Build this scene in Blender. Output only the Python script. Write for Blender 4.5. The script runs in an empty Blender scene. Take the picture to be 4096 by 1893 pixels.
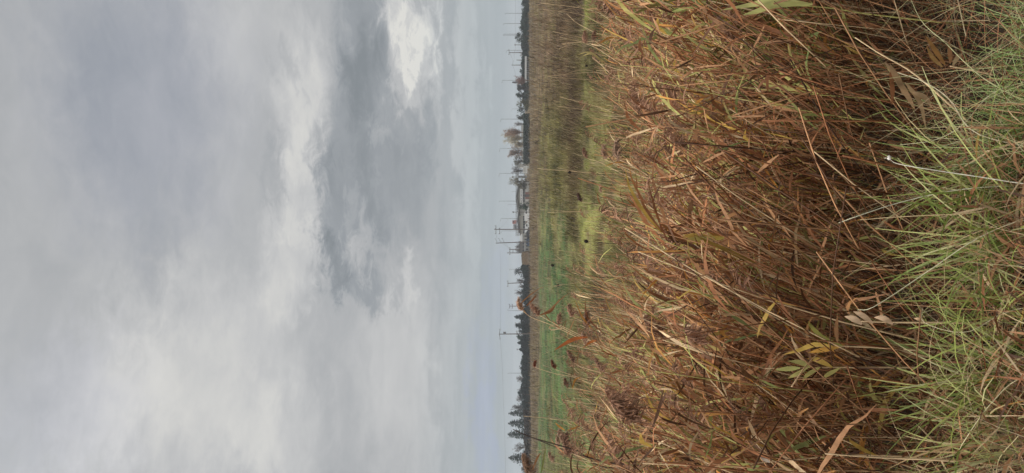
import bpy, math, random
import numpy as np
from mathutils import Matrix

rng = np.random.default_rng(11)
random.seed(11)
C = bpy.context.scene.collection
sc = bpy.context.scene

# ------------------------------------------------------------------ camera model
F = 2980.0            # focal length in pixels of the 4096 wide frame (frame is turned on its side)
CX, CY = 2048.0, 946.5
HX = 2092.0           # pixel column of the horizon
H = 2.6               # eye above the field (standing on a low bank)
TH = math.atan((HX - CX) / F)
fw = np.array([0, math.cos(TH), math.sin(TH)])
up = np.array([0, -math.sin(TH), math.cos(TH)])
rt = np.array([1.0, 0, 0])

def P(px, py, Y):
    d = fw + rt * (CY - py) / F + up * (CX - px) / F
    return np.array([0, 0, H]) + d * (Y / d[1])

cam = bpy.data.cameras.new('camera')
camo = bpy.data.objects.new('camera', cam); C.objects.link(camo)
cam.sensor_fit = 'HORIZONTAL'; cam.sensor_width = 36.0; cam.lens = 36.0 * F / 4096
cam.clip_start = 0.05; cam.clip_end = 6000
M = Matrix(((-up[0], rt[0], -fw[0], 0), (-up[1], rt[1], -fw[1], 0), (-up[2], rt[2], -fw[2], H), (0, 0, 0, 1)))
camo.matrix_world = M
sc.camera = camo

# ------------------------------------------------------------------ render look
sc.view_settings.view_transform = 'Standard'
sc.view_settings.look = 'None'
sc.view_settings.exposure = 0.0
sc.view_settings.gamma = 1.0
sc.cycles.max_bounces = 6
sc.cycles.use_denoising = True
sc.cycles.use_adaptive_sampling = False

# ------------------------------------------------------------------ node helpers
class NT:
    def __init__(s, nt): s.nt = nt; s.n = nt.nodes; s.l = nt.links
    def node(s, t, **k):
        n = s.n.new(t)
        for a, v in k.items(): setattr(n, a, v)
        return n
    def put(s, sock, v):
        if hasattr(v, 'is_linked') or isinstance(v, bpy.types.NodeSocket): s.l.new(v, sock)
        else: sock.default_value = v
    def math(s, op, a, b=0.0, c=None, clamp=False):
        n = s.node('ShaderNodeMath', operation=op, use_clamp=clamp)
        s.put(n.inputs[0], a); s.put(n.inputs[1], b)
        if c is not None: s.put(n.inputs[2], c)
        return n.outputs[0]
    def vec(s, op, a, b=(0, 0, 0), out=0):
        n = s.node('ShaderNodeVectorMath', operation=op)
        s.put(n.inputs[0], a)
        if op == 'SCALE': s.put(n.inputs[3], b)
        else: s.put(n.inputs[1], b)
        return n.outputs[out]
    def noise(s, v, scale, detail=4, rough=0.55, col=False, dist=0.0):
        n = s.node('ShaderNodeTexNoise')
        s.put(n.inputs['Vector'], v); n.inputs['Scale'].default_value = scale
        n.inputs['Detail'].default_value = detail; n.inputs['Roughness'].default_value = rough
        n.inputs['Distortion'].default_value = dist
        return n.outputs['Color' if col else 'Fac']
    def mix(s, f, a, b, mode='MIX'):
        n = s.node('ShaderNodeMix', data_type='RGBA', blend_type=mode)
        s.put(n.inputs[0], f); s.put(n.inputs[6], a); s.put(n.inputs[7], b)
        return n.outputs[2]
    def mapr(s, v, a, b, c=0.0, d=1.0, smooth=True):
        n = s.node('ShaderNodeMapRange', interpolation_type='SMOOTHSTEP' if smooth else 'LINEAR')
        s.put(n.inputs[0], v)
        for i, x in enumerate((a, b, c, d)): n.inputs[1 + i].default_value = x
        return n.outputs[0]

def rgba(c): return (c[0], c[1], c[2], 1.0)

def new_mat(name):
    m = bpy.data.materials.new(name); m.use_nodes = True
    t = NT(m.node_tree); t.n.clear()
    out = t.node('ShaderNodeOutputMaterial')
    return m, t, out

def mat_plant(name, transl=0.3, gloss=0.05, nscale=40.0, namt=0.35, stretch=(1, 1, 0.15)):
    """albedo from the per-blade 'tint' attribute, with fibrous noise; diffuse + translucent"""
    m, t, out = new_mat(name)
    a = t.node('ShaderNodeAttribute', attribute_name='tint')
    tc = t.node('ShaderNodeTexCoord')
    v = t.vec('MULTIPLY', tc.outputs['Object'], stretch)
    n = t.noise(v, nscale, 3, 0.6)
    k = t.mapr(n, 0.25, 0.75, 1 - namt, 1 + namt, False)
    col = t.vec('SCALE', a.outputs['Color'], k)
    d = t.node('ShaderNodeBsdfDiffuse'); t.put(d.inputs[0], col)
    tr = t.node('ShaderNodeBsdfTranslucent'); t.put(tr.inputs[0], col)
    mx = t.node('ShaderNodeMixShader'); mx.inputs[0].default_value = transl
    t.l.new(d.outputs[0], mx.inputs[1]); t.l.new(tr.outputs[0], mx.inputs[2])
    g = t.node('ShaderNodeBsdfGlossy'); g.inputs['Roughness'].default_value = 0.45
    g.inputs[0].default_value = (1, 1, 1, 1)
    m2 = t.node('ShaderNodeMixShader'); m2.inputs[0].default_value = gloss
    t.l.new(mx.outputs[0], m2.inputs[1]); t.l.new(g.outputs[0], m2.inputs[2])
    t.l.new(m2.outputs[0], out.inputs[0])
    return m

def mat_solid(name, col, rough=0.7, namt=0.2, nscale=3.0, metal=0.0, stretch=(1, 1, 1)):
    m, t, out = new_mat(name)
    tc = t.node('ShaderNodeTexCoord')
    n = t.noise(t.vec('MULTIPLY', tc.outputs['Object'], stretch), nscale, 5, 0.6)
    k = t.mapr(n, 0.25, 0.75, 1 - namt, 1 + namt, False)
    b = t.node('ShaderNodeBsdfPrincipled')
    t.put(b.inputs['Base Color'], t.vec('SCALE', rgba(col)[:3], k))
    b.inputs['Roughness'].default_value = rough; b.inputs['Metallic'].default_value = metal
    t.l.new(b.outputs[0], out.inputs[0])
    return m

# ------------------------------------------------------------------ mesh helpers
class Geo:
    """accumulates vertices, quads/tris and a per-vertex tint"""
    def __init__(s): s.V = []; s.Q = []; s.T = []; s.c = []; s.n = 0
    def add(s, V, Q=None, T=None, col=(0.5, 0.5, 0.5)):
        V = np.asarray(V, float).reshape(-1, 3); k = len(V)
        c = np.asarray(col, float)
        if c.ndim == 1: c = np.tile(c, (k, 1))
        s.V.append(V); s.c.append(c.reshape(-1, 3))
        if Q is not None and len(Q): s.Q.append(np.asarray(Q).reshape(-1, 4) + s.n)
        if T is not None and len(T): s.T.append(np.asarray(T).reshape(-1, 3) + s.n)
        s.n += k
    def build(s, name, mat, parent=None, smooth=True, loc=None):
        V = np.concatenate(s.V); c = np.concatenate(s.c)
        Q = np.concatenate(s.Q) if s.Q else np.zeros((0, 4), int)
        T = np.concatenate(s.T) if s.T else np.zeros((0, 3), int)
        me = bpy.data.meshes.new(name)
        me.vertices.add(len(V)); me.vertices.foreach_set('co', V.astype(np.float32).ravel())
        loops = np.concatenate([Q.ravel(), T.ravel()]).astype(np.int32)
        me.loops.add(len(loops)); me.loops.foreach_set('vertex_index', loops)
        nq, nt = len(Q), len(T)
        st = np.concatenate([np.arange(nq) * 4, nq * 4 + np.arange(nt) * 3]).astype(np.int32)
        me.polygons.add(nq + nt); me.polygons.foreach_set('loop_start', st)
        me.polygons.foreach_set('use_smooth', np.full(nq + nt, smooth))
        me.update(calc_edges=True)
        at = me.attributes.new('tint', 'FLOAT_COLOR', 'POINT')
        at.data.foreach_set('color', np.concatenate([c, np.ones((len(c), 1))], 1).astype(np.float32).ravel())
        me.materials.append(mat)
        o = bpy.data.objects.new(name, me); C.objects.link(o)
        if parent is not None: o.parent = parent
        if loc is not None: o.location = loc
        return o

def strips(g, Pc, W, hw, col):
    """K ribbons. Pc (K,S,3) centre lines, W (K,S,3) unit width directions, hw (K,S) half widths, col (K,3) or (K,S,3)"""
    K, S = Pc.shape[:2]
    o = W * hw[..., None]
    V = np.stack([Pc - o, Pc + o], 2)                     # K,S,2,3
    idx = np.arange(K * S * 2).reshape(K, S, 2)
    Q = np.stack([idx[:, :-1, 0], idx[:, 1:, 0], idx[:, 1:, 1], idx[:, :-1, 1]], -1)
    col = np.asarray(col, float)
    if col.ndim == 1: col = np.tile(col, (K, 1))
    if col.ndim == 2: col = np.repeat(col[:, None, :], S, 1)
    g.add(V, Q.reshape(-1, 4), None, np.repeat(col[:, :, None, :], 2, 2))

def tubes(g, Pc, r, col, n=4):
    """K tubes along Pc (K,S,3) of radius r (K,S)"""
    Pc = np.asarray(Pc, float); r = np.asarray(r, float)
    K, S = Pc.shape[:2]
    T = np.gradient(Pc, axis=1); T /= np.linalg.norm(T, axis=2, keepdims=True) + 1e-12
    ref = np.where((np.abs(T[..., 2:3]) > 0.8), np.array([1.0, 0, 0]), np.array([0, 0, 1.0]))
    ref = np.broadcast_to(ref[:, :1] * 1.0, T.shape)
    A = np.cross(T, ref); A /= np.linalg.norm(A, axis=2, keepdims=True) + 1e-12
    B = np.cross(T, A)
    an = np.arange(n) * 2 * math.pi / n
    V = Pc[:, :, None] + r[:, :, None, None] * (A[:, :, None] * np.cos(an)[None, None, :, None] + B[:, :, None] * np.sin(an)[None, None, :, None])
    idx = np.arange(K * S * n).reshape(K, S, n); j = np.roll(idx, -1, 2)
    Q = np.stack([idx[:, :-1], j[:, :-1], j[:, 1:], idx[:, 1:]], -1)
    col = np.asarray(col, float)
    if col.ndim == 1: col = np.tile(col, (K, 1))
    if col.ndim == 2: col = np.repeat(col[:, None, :], S, 1)
    g.add(V, Q.reshape(-1, 4), None, np.repeat(col[:, :, None, :], n, 2))
    if n == 4:
        g.Q.append((np.concatenate([idx[:, -1], idx[:, 0][:, ::-1]]) + (g.n - K * S * n)))

def box(g, c, s, col=(0.5, 0.5, 0.5), rz=0.0):
    c = np.asarray(c, float); s = np.asarray(s, float) / 2
    V = np.array([[x, y, z] for x in (-1, 1) for y in (-1, 1) for z in (-1, 1)]) * s
    if rz:
        cz, sz = math.cos(rz), math.sin(rz)
        V = V @ np.array([[cz, sz, 0], [-sz, cz, 0], [0, 0, 1]])
    g.add(V + c, [[0, 1, 3, 2], [4, 6, 7, 5], [0, 4, 5, 1], [2, 3, 7, 6], [0, 2, 6, 4], [1, 5, 7, 3]], None, col)

def prism(g, prof, y0, y1, col=(0.5, 0.5, 0.5)):
    """closed prism: profile points (x,z) counter-clockwise seen from -y, from y0 to y1 (quads + fan tris)"""
    n = len(prof)
    V = [(x, y0, z) for x, z in prof] + [(x, y1, z) for x, z in prof]
    Q = [[i, n + i, n + (i + 1) % n, (i + 1) % n] for i in range(n)]
    T = [[0, i, i + 1] for i in range(1, n - 1)] + [[n, n + i + 1, n + i] for i in range(1, n - 1)]
    g.add(V, Q, T, col)

def lathe(g, prof, c, n=14, col=(0.5, 0.5, 0.5), axis='z'):
    prof = np.asarray(prof, float); S = len(prof)
    an = np.arange(n) * 2 * math.pi / n
    V = np.stack([prof[:, None, 0] * np.cos(an), prof[:, None, 0] * np.sin(an), np.repeat(prof[:, 1:2], n, 1)], -1)
    if axis == 'x': V = V[..., [2, 0, 1]]
    if axis == 'y': V = V[..., [1, 2, 0]]
    idx = np.arange(S * n).reshape(S, n); j = np.roll(idx, -1, 1)
    Q = np.stack([idx[:-1], j[:-1], j[1:], idx[1:]], -1).reshape(-1, 4)
    g.add(V.reshape(-1, 3) + np.asarray(c), Q, None, col)

def tag(o, label=None, cat=None, group=None, kind=None):
    if label: o['label'] = label
    if cat: o['category'] = cat
    if group: o['group'] = group
    if kind: o['kind'] = kind
    return o

def empty(name, loc, label, cat, group=None):
    o = bpy.data.objects.new(name, None); C.objects.link(o)
    o.location = tuple(float(v) for v in loc); o.empty_display_size = 0.1
    return tag(o, label, cat, group)

def unit(v): return v / (np.linalg.norm(v, axis=-1, keepdims=True) + 1e-12)

def sm(x, a, b):
    t = np.clip((np.asarray(x, float) - a) / (b - a), 0, 1); return t * t * (3 - 2 * t)

# value noise for laying out ground colours and plant patches
_tab = rng.random((64, 64))
def vnoise(x, y):
    x = np.asarray(x, float); y = np.asarray(y, float)
    xi = np.floor(x).astype(int); yi = np.floor(y).astype(int)
    fx = x - xi; fy = y - yi; fx = fx * fx * (3 - 2 * fx); fy = fy * fy * (3 - 2 * fy)
    g = lambda a, b: _tab[a % 64, b % 64]
    return (g(xi, yi) * (1 - fx) + g(xi + 1, yi) * fx) * (1 - fy) + (g(xi, yi + 1) * (1 - fx) + g(xi + 1, yi + 1) * fx) * fy
def fbm(x, y): return 0.5 * vnoise(x, y) + 0.3 * vnoise(x * 2.1 + 5, y * 2.1 + 9) + 0.2 * vnoise(x * 4.3 + 2, y * 4.3 + 7)

# ------------------------------------------------------------------ sky
world = bpy.data.worlds.new("World"); sc.world = world; world.use_nodes = True
SUN_AZ, SUN_EL = math.radians(-104), math.radians(48)      # azimuth from +Y towards +X
def build_sky():
    t = NT(world.node_tree); t.n.clear()
    out = t.node('ShaderNodeOutputWorld'); bg = t.node('ShaderNodeBackground')
    sky = t.node('ShaderNodeTexSky', sky_type='NISHITA', sun_disc=False)
    sky.sun_elevation = SUN_EL; sky.sun_rotation = SUN_AZ
    sky.air_density = 1.0; sky.dust_density = 2.0
    tc = t.node('ShaderNodeTexCoord')
    d = t.vec('NORMALIZE', tc.outputs['Generated'])
    sep = t.node('ShaderNodeSeparateXYZ'); t.l.new(d, sep.inputs[0])
    az = t.math('ARCTAN2', sep.outputs[0], sep.outputs[1])
    el = t.math('ARCSINE', sep.outputs[2])
    zc = t.math('ADD', t.math('MAXIMUM', sep.outputs[2], 0.0), 0.10)
    cmb = t.node('ShaderNodeCombineXYZ')
    t.l.new(t.math('DIVIDE', sep.outputs[0], zc), cmb.inputs[0]); t.l.new(t.math('DIVIDE', sep.outputs[1], zc), cmb.inputs[1])
    plane = cmb.outputs[0]
    # cloud-deck noise (flattened towards the horizon by perspective)
    w1 = t.noise(plane, 1.1, 6, 0.55, True, 0.3)
    w2 = t.noise(plane, 3.4, 5, 0.6, True)
    ae = t.node('ShaderNodeCombineXYZ'); t.l.new(az, ae.inputs[0]); t.l.new(el, ae.inputs[1])
    aes = t.vec('MULTIPLY', ae.outputs[0], (1.0, 2.2, 1))
    w3 = t.noise(aes, 9.0, 6, 0.6, True, 0.4)
    o1 = t.vec('MULTIPLY', t.vec('SUBTRACT', w1, (0.5, 0.5, 0.5)), (0.16, 0.07, 0))
    o3 = t.vec('MULTIPLY', t.vec('SUBTRACT', w3, (0.5, 0.5, 0.5)), (0.15, 0.07, 0))
    w4 = t.noise(aes, 26.0, 8, 0.7, True, 0.6)
    o4 = t.vec('MULTIPLY', t.vec('SUBTRACT', w4, (0.5, 0.5, 0.5)), (0.15, 0.06, 0))
    pos = t.vec('ADD', t.vec('ADD', ae.outputs[0], o1), t.vec('ADD', o3, o4))
    base = t.node('ShaderNodeValToRGB'); t.l.new(t.math('DIVIDE', el, math.radians(60)), base.inputs[0])
    cr = base.color_ramp
    stops = SKY_BASE
    cr.elements[0].position = stops[0][0]; cr.elements[0].color = (stops[0][1],) * 3 + (1,)
    cr.elements[1].position = stops[-1][0]; cr.elements[1].color = (stops[-1][1],) * 3 + (1,)
    for p, v in stops[1:-1]:
        e = cr.elements.new(p); e.color = (v, v, v, 1)
    tone = base.outputs[0]
    for px, py, rx, ry, amp in BLOBS:      # rx along image x (elevation), ry along image y (azimuth)
        dd = fw + rt * (CY - py) / F + up * (CX - px) / F; dd = dd / np.linalg.norm(dd)
        a0 = math.atan2(dd[0], dd[1]); e0 = math.asin(dd[2])
        ce = math.cos(e0)
        v = t.vec('MULTIPLY', t.vec('SUBTRACT', pos, (a0, e0, 0)), (F / ry * 1.0, F / rx / (ce * ce), 0))
        ln = t.vec('LENGTH', v, out=1)
        crisp = rx < 140 and px > 1150
        tone = t.math('MULTIPLY_ADD', t.mapr(ln, 0.3 if crisp else 0.2, 1.25 if crisp else 1.3, 1, 0), amp * (0.72 if amp < 0 else 0.78) if crisp else amp, tone)
    n1 = t.math('SUBTRACT', t.noise(plane, 1.7, 7, 0.55, False, 0.2), 0.5)
    n2 = t.math('SUBTRACT', t.noise(aes, 14.0, 6, 0.6, False, 0.5), 0.5)
    fadeh = t.mapr(el, 0.02, 0.2, 0.3, 1.0)
    tone = t.math('MULTIPLY_ADD', t.math('MULTIPLY', n1, fadeh), 0.36, tone)
    tone = t.math('MULTIPLY_ADD', t.math('MULTIPLY', n2, fadeh), 0.24, tone)
    # long streaks parallel to the horizon, low down
    st = t.math('SUBTRACT', t.noise(t.vec('MULTIPLY', ae.outputs[0], (1.6, 26, 1)), 2.0, 4, 0.5), 0.5)
    tone = t.math('MULTIPLY_ADD', t.math('MULTIPLY', st, t.mapr(el, 0.05, 0.3, 1.0, 0.0)), 0.30, tone)
    tone = t.math('MINIMUM', t.math('MAXIMUM', tone, 0.0), 1.0)
    ramp = t.node('ShaderNodeValToRGB'); t.l.new(tone, ramp.inputs[0])
    cr = ramp.color_ramp
    cr.elements[0].position = 0; cr.elements[0].color = (0.235, 0.258, 0.275, 1)
    cr.elements[1].position = 1; cr.elements[1].color = (0.74, 0.73, 0.69, 1)
    for p, c in ((0.28, (0.335, 0.355, 0.375)), (0.5, (0.435, 0.445, 0.455)), (0.75, (0.56, 0.563, 0.562))):
        e = cr.elements.new(p); e.color = rgba(c)
    col = ramp.outputs[0]
    # colder air towards the horizon
    cold = t.mix(1.0, col, (0.92, 1.02, 1.06, 1), 'MULTIPLY')
    col = t.mix(t.mapr(el, 0.02, 0.16, 0.85, 0.0), col, cold)
    # lilac cast where the cloud is thin
    for px, py, rx, ry, amt in LILAC:
        dd = fw + rt * (CY - py) / F + up * (CX - px) / F; dd = dd / np.linalg.norm(dd)
        a0 = math.atan2(dd[0], dd[1]); e0 = math.asin(dd[2])
        v = t.vec('MULTIPLY', t.vec('SUBTRACT', pos, (a0, e0, 0)), (F / ry, F / rx, 0))
        lil = t.mix(1.0, col, (0.97, 0.985, 1.12, 1), 'MULTIPLY')
        col = t.mix(t.math('MULTIPLY', t.mapr(t.vec('LENGTH', v, out=1), 0.2, 1.2, 1, 0), amt), col, lil)
    # an overcast sky is brighter overhead than near the horizon
    col = t.vec('SCALE', col, t.mapr(el, math.radians(38), math.radians(72), 1.0, 3.0))
    # unseen sky glow round the hidden sun, added behind-left to brighten the reeds
    sd = (math.sin(SUN_AZ) * math.cos(SUN_EL), math.cos(SUN_AZ) * math.cos(SUN_EL), math.sin(SUN_EL))
    col = t.vec('SCALE', col, t.mapr(t.vec('DOT_PRODUCT', d, sd, out=1), 0.3, 1.0, 1.0, 2.6))
    cloud = t.vec('SCALE', col, 10.0)                        # background strength is 0.1
    sk = t.mix(0.97, sky.outputs[0], cloud)
    t.l.new(sk, bg.inputs[0]); bg.inputs[1].default_value = 0.1
    t.l.new(bg.outputs[0], out.inputs[0])

# elevation/60deg -> tone
SKY_BASE = [(0.0, 0.47), (0.10, 0.52), (0.2, 0.48), (0.30, 0.53), (0.45, 0.58), (0.58, 0.51), (1.0, 0.58)]
BLOBS = [   # px, py, radius x, radius y, amount  (frame pixels)
    (560, 420, 330, 640, -0.20), (640, 900, 160, 260, -0.06), (300, 150, 260, 500, -0.08),
    (1030, 200, 260, 330, 0.12), (1180, 420, 120, 330, 0.26), (1215, 760, 70, 420, 0.26), (1150, 1050, 110, 320, 0.24),
    (1420, 130, 110, 330, -0.36), (1450, 330, 110, 230, -0.24), (1390, 640, 130, 420, -0.30), (1560, 700, 150, 400, -0.30),
    (1320, 900, 90, 250, -0.22), (1380, 1150, 60, 120, -0.26), (1480, 1120, 70, 140, -0.20), (1330, 1010, 60, 120, -0.2),
    (1560, 60, 70, 150, 0.42), (1640, 120, 75, 170, 0.40), (1590, 330, 50, 80, 0.28), (1680, 260, 60, 130, 0.30), (1740, 300, 40, 220, 0.22), (1600, 220, 70, 80, 0.34), (1720, 130, 60, 140, 0.3), (1500, 520, 60, 60, 0.12),
    (1420, 820, 40, 70, 0.16), (1450, 990, 50, 110, 0.22), (1500, 900, 40, 60, 0.1),
    (1300, 1020, 55, 90, -0.22), (1350, 1130, 60, 80, -0.22), (1470, 1110, 60, 90, -0.20), (1550, 1150, 50, 70, -0.18), (1290, 930, 45, 80, -0.2), (1290, 690, 45, 120, -0.18),
    (1400, 950, 45, 70, 0.18), (1530, 980, 60, 80, 0.14), (1640, 1130, 40, 90, 0.16), (1550, 760, 30, 60, 0.10), (1100, 260, 50, 90, -0.16), (1140, 330, 40, 70, -0.12), (1120, 700, 60, 150, -0.12),
    (1680, 560, 60, 200, -0.20), (1790, 500, 70, 700, -0.12), (1700, 1000, 80, 420, -0.12),
    (1880, 350, 60, 900, 0.17), (1800, 1500, 40, 700, 0.08), (1540, 560, 45, 70, 0.16), (1470, 700, 35, 60, 0.14), (1640, 420, 40, 90, 0.14), (1770, 1500, 60, 600, -0.16), (1600, 1450, 250, 500, 0.24),
    (870, 1560, 420, 500, 0.28), (420, 1500, 300, 360, 0.20), (1150, 1780, 200, 250, 0.16), (680, 1250, 200, 260, 0.02),
    (100, 700, 160, 700, 0.02), (330, 1850, 200, 200, 0.1),
]
LILAC = [(560, 400, 420, 700, 0.45), (1940, 1700, 60, 420, 1.0), (300, 1600, 300, 400, 0.3), (1990, 1150, 60, 200, 0.4)]
build_sky()

sun = bpy.data.lights.new('sun', 'SUN'); suno = bpy.data.objects.new('sun', sun); C.objects.link(suno)
sun.energy = 1.5; sun.angle = math.radians(14); sun.color = (1.0, 0.95, 0.88)
suno.rotation_euler = (math.pi / 2 - SUN_EL, 0, math.pi - SUN_AZ)
suno.location = (-20, 30, 40)

# ------------------------------------------------------------------ ground
def gz(X, Y):
    X = np.asarray(X, float); Y = np.asarray(Y, float)
    z = 1.0 - sm(Y, 2.3, 6.2)
    z = z + (fbm(X * 1.3 + 20, Y * 1.3 + 3) - 0.5) * 0.10 * (1 - sm(Y, 15, 60))
    return z

BROWN = np.array([0.215, 0.142, 0.086]); DBROWN = np.array([0.100, 0.066, 0.044])
OLIVE = np.array([0.215, 0.190, 0.070]); GREEN = np.array([0.125, 0.205, 0.062])
CHART = np.array([0.340, 0.360, 0.085]); KHAKI = np.array([0.275, 0.240, 0.095]); STRAW = np.array([0.46, 0.36, 0.21])

def fieldcol(X, Y):
    """colour of the marsh plants that grow at a place"""
    X = np.asarray(X, float); Y = np.asarray(Y, float)
    q = CY - X / np.maximum(Y, 1) * F                 # across (frame rows)
    n = fbm(X * 0.22 + 3, Y * 0.10 + 8); n2 = fbm(X * 0.7 + 11, Y * 0.25 + 1); n3 = fbm(X * 0.05 + 31, Y * 0.035)
    qq = q + (n - 0.5) * 700
    Yn = Y * (1 + (n3 - 0.5) * 0.25 + (n2 - 0.5) * 0.15)
    c = np.zeros(X.shape + (3,))
    def L(a, b, f): return a * (1 - f[..., None]) + b * f[..., None]
    strip = sm(Y, 27, 31) * (1 - sm(qq, 480, 620) * 0.75) * sm(fbm(X * 0.5 + 77, Y * 0.2), 0.38, 0.56)
    near = L(np.broadcast_to(KHAKI, c.shape), CHART, np.clip(strip + 0.45 * sm(n2, 0.46, 0.62) * (1 - 0.6 * sm(qq, 900, 1300)), 0, 1))
    near = L(near, GREEN * 1.3 + CHART * 0.2, sm(qq, 1450, 1650) * 0.7)
    near = L(near, BROWN * 0.9, sm(fbm(X * 0.9 + 51, Y * 0.4), 0.5, 0.66) * 0.75 * (1 - strip * 0.8))
    mid = L(np.broadcast_to(BROWN, c.shape), OLIVE, sm(qq, 300, 560))
    mid = L(mid, GREEN, sm(qq, 780, 1000))
    mid = L(mid, OLIVE * 1.15, sm(qq, 1680, 1850) * 0.8)
    mid = L(mid, BROWN * 0.95, sm(n, 0.56, 0.66) * 0.85 * (1 - 0.45 * sm(qq, 900, 1100)))
    mid = L(mid, OLIVE, sm(n2, 0.48, 0.66) * 0.75)
    far = L(np.broadcast_to(BROWN * np.array([0.98, 1.02, 0.95]), c.shape), OLIVE, sm(n2, 0.48, 0.7) * 0.6)
    mott = fbm(X * 1.6 + 61, Y * 0.5 + 17); mott2 = fbm(X * 0.5 + 13, Y * 0.16 + 41)
    c = L(near, DBROWN, sm(Yn + (mott - 0.5) * 9, 33, 38) * (1 - 0.95 * sm(qq, 650, 1000)))
    c = L(c, mid, sm(Yn, 39, 45))
    c = L(c, far, sm(Yn, 110, 135))
    mo = np.clip((mott - 0.5) * 1.9 + (mott2 - 0.5) * 1.5 + 0.5, 0, 1); gsm = sm(qq, 750, 1050)
    c = c * ((0.35 + 1.3 * mo) * (1 - gsm) + (0.52 + 0.85 * mo) * gsm)[..., None]
    return c * 0.72

def build_ground():
    ys = np.concatenate([np.linspace(-30, 0, 7)[:-1], np.linspace(0, 12, 61)[:-1], np.geomspace(12, 300, 150)[:-1], np.geomspace(300, 1200, 20)])
    a = np.linspace(-1, 1, 161); a = np.sign(a) * (0.45 * np.abs(a) + 0.85 * np.abs(a) ** 3)
    Y = np.repeat(ys[:, None], len(a), 1); X = a[None] * np.maximum(np.abs(ys), 9)[:, None]
    Z = gz(X, Y)
    n = len(a); idx = np.arange(Y.size).reshape(Y.shape)
    Q = np.stack([idx[:-1, :-1], idx[:-1, 1:], idx[1:, 1:], idx[1:, :-1]], -1)
    g = Geo()
    col = fieldcol(X, Y)
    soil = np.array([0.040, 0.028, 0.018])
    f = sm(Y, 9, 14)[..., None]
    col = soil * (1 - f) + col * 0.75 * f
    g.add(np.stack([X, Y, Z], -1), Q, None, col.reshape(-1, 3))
    m, t, out = new_mat('marsh_ground')
    at = t.node('ShaderNodeAttribute', attribute_name='tint')
    tc = t.node('ShaderNodeTexCoord')
    n1 = t.noise(tc.outputs['Object'], 3.0, 8, 0.7); n2 = t.noise(t.vec('MULTIPLY', tc.outputs['Object'], (1, 0.35, 1)), 0.35, 6, 0.65)
    k = t.math('MULTIPLY', t.mapr(n1, 0.25, 0.75, 0.55, 1.35, False), t.mapr(n2, 0.25, 0.75, 0.7, 1.3, False))
    b = t.node('ShaderNodeBsdfPrincipled'); b.inputs['Roughness'].default_value = 0.95
    b.inputs['Specular IOR Level'].default_value = 0.1
    t.put(b.inputs['Base Color'], t.vec('SCALE', at.outputs['Color'], k))
    bp = t.node('ShaderNodeBump'); bp.inputs['Strength'].default_value = 0.6; bp.inputs['Distance'].default_value = 0.05
    t.l.new(n1, bp.inputs['Height']); t.l.new(bp.outputs[0], b.inputs['Normal'])
    t.l.new(b.outputs[0], out.inputs[0])
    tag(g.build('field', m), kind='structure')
build_ground()

# ------------------------------------------------------------------ plant materials
M_leaf = mat_plant('dry_leaf', 0.20, 0.008, 30, 0.38)
M_stem = mat_plant('dry_stem', 0.0, 0.01, 25, 0.35, (1, 1, 0.3))
M_plume = mat_plant('plume_fibre', 0.35, 0.0, 60, 0.30, (1, 1, 1))
M_grass = mat_plant('grass_blade', 0.28, 0.012, 25, 0.20, (1, 1, 0.2))
M_field = mat_plant('marsh_plant', 0.30, 0.0, 1.0, 0.25, (1, 1, 0.4))
M_crown = mat_plant('tree_leaves', 0.25, 0.0, 0.8, 0.30, (1, 1, 1))
M_bark = mat_plant('tree_bark', 0.0, 0.0, 2.0, 0.3)

TAN = (0.45, 0.238, 0.118); RUST = (0.33, 0.142, 0.066); DARK = (0.13, 0.066, 0.038); PALE = (0.63, 0.455, 0.265)
ORANGE = (0.52, 0.25, 0.065); YGREEN = (0.42, 0.39, 0.13); LGREEN = (0.235, 0.26, 0.085); GOLD = (0.56, 0.37, 0.09)
PAL = np.array([TAN, RUST, DARK, PALE, ORANGE, YGREEN, LGREEN, GOLD])
W_DRY = np.array([0.30, 0.32, 0.16, 0.08, 0.05, 0.04, 0.03, 0.02])
W_LIT = np.array([0.22, 0.42, 0.26, 0.04, 0.03, 0.01, 0.01, 0.01])     # darker mix; low in the bed it paints in the shade
W_MIX = np.array([0.25, 0.16, 0.08, 0.08, 0.07, 0.15, 0.16, 0.05])
W_GRN = np.array([0.06, 0.03, 0.02, 0.05, 0.04, 0.38, 0.34, 0.08])

# ------------------------------------------------------------------ reeds (vectorised over many stalks)
def stem_point(B, h, lean, k, t):
    """B (N,3) bases, h (N), lean (N,2) sideways shift of the tip as a share of h, k (N) bend; t (N,...)"""
    e = t.ndim - 1
    ex = lambda a: a.reshape(a.shape + (1,) * e)
    s = t * (1 - ex(k)) + ex(k) * t * t
    l2 = (lean ** 2).sum(-1)
    x = ex(B[:, 0]) + ex(lean[:, 0] * h) * s
    y = ex(B[:, 1]) + ex(lean[:, 1] * h) * s
    z = ex(B[:, 2]) + ex(h) * t * (1 - 0.35 * ex(l2) * t)
    return np.stack([x, y, z], -1)

def ribbons_from(start, azm, th0, droop, ln, S, rg, wind=0.0):
    """centre lines leaving start (K,3) with azimuth azm and elevation th0, bending down by droop"""
    K = len(start)
    s = np.linspace(0, 1, S)
    th = th0[:, None] - droop[:, None] * s[None] ** 1.3
    a = azm[:, None] + wind * s[None]
    st = ln[:, None] / (S - 1)
    dx = np.cos(th) * np.cos(a) * st; dy = np.cos(th) * np.sin(a) * st; dz = np.sin(th) * st
    D = np.stack([dx, dy, dz], -1)
    Pc = start[:, None] + np.concatenate([np.zeros((K, 1, 3)), np.cumsum(D[:, :-1], 1)], 1)
    return Pc, unit(D)

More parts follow.
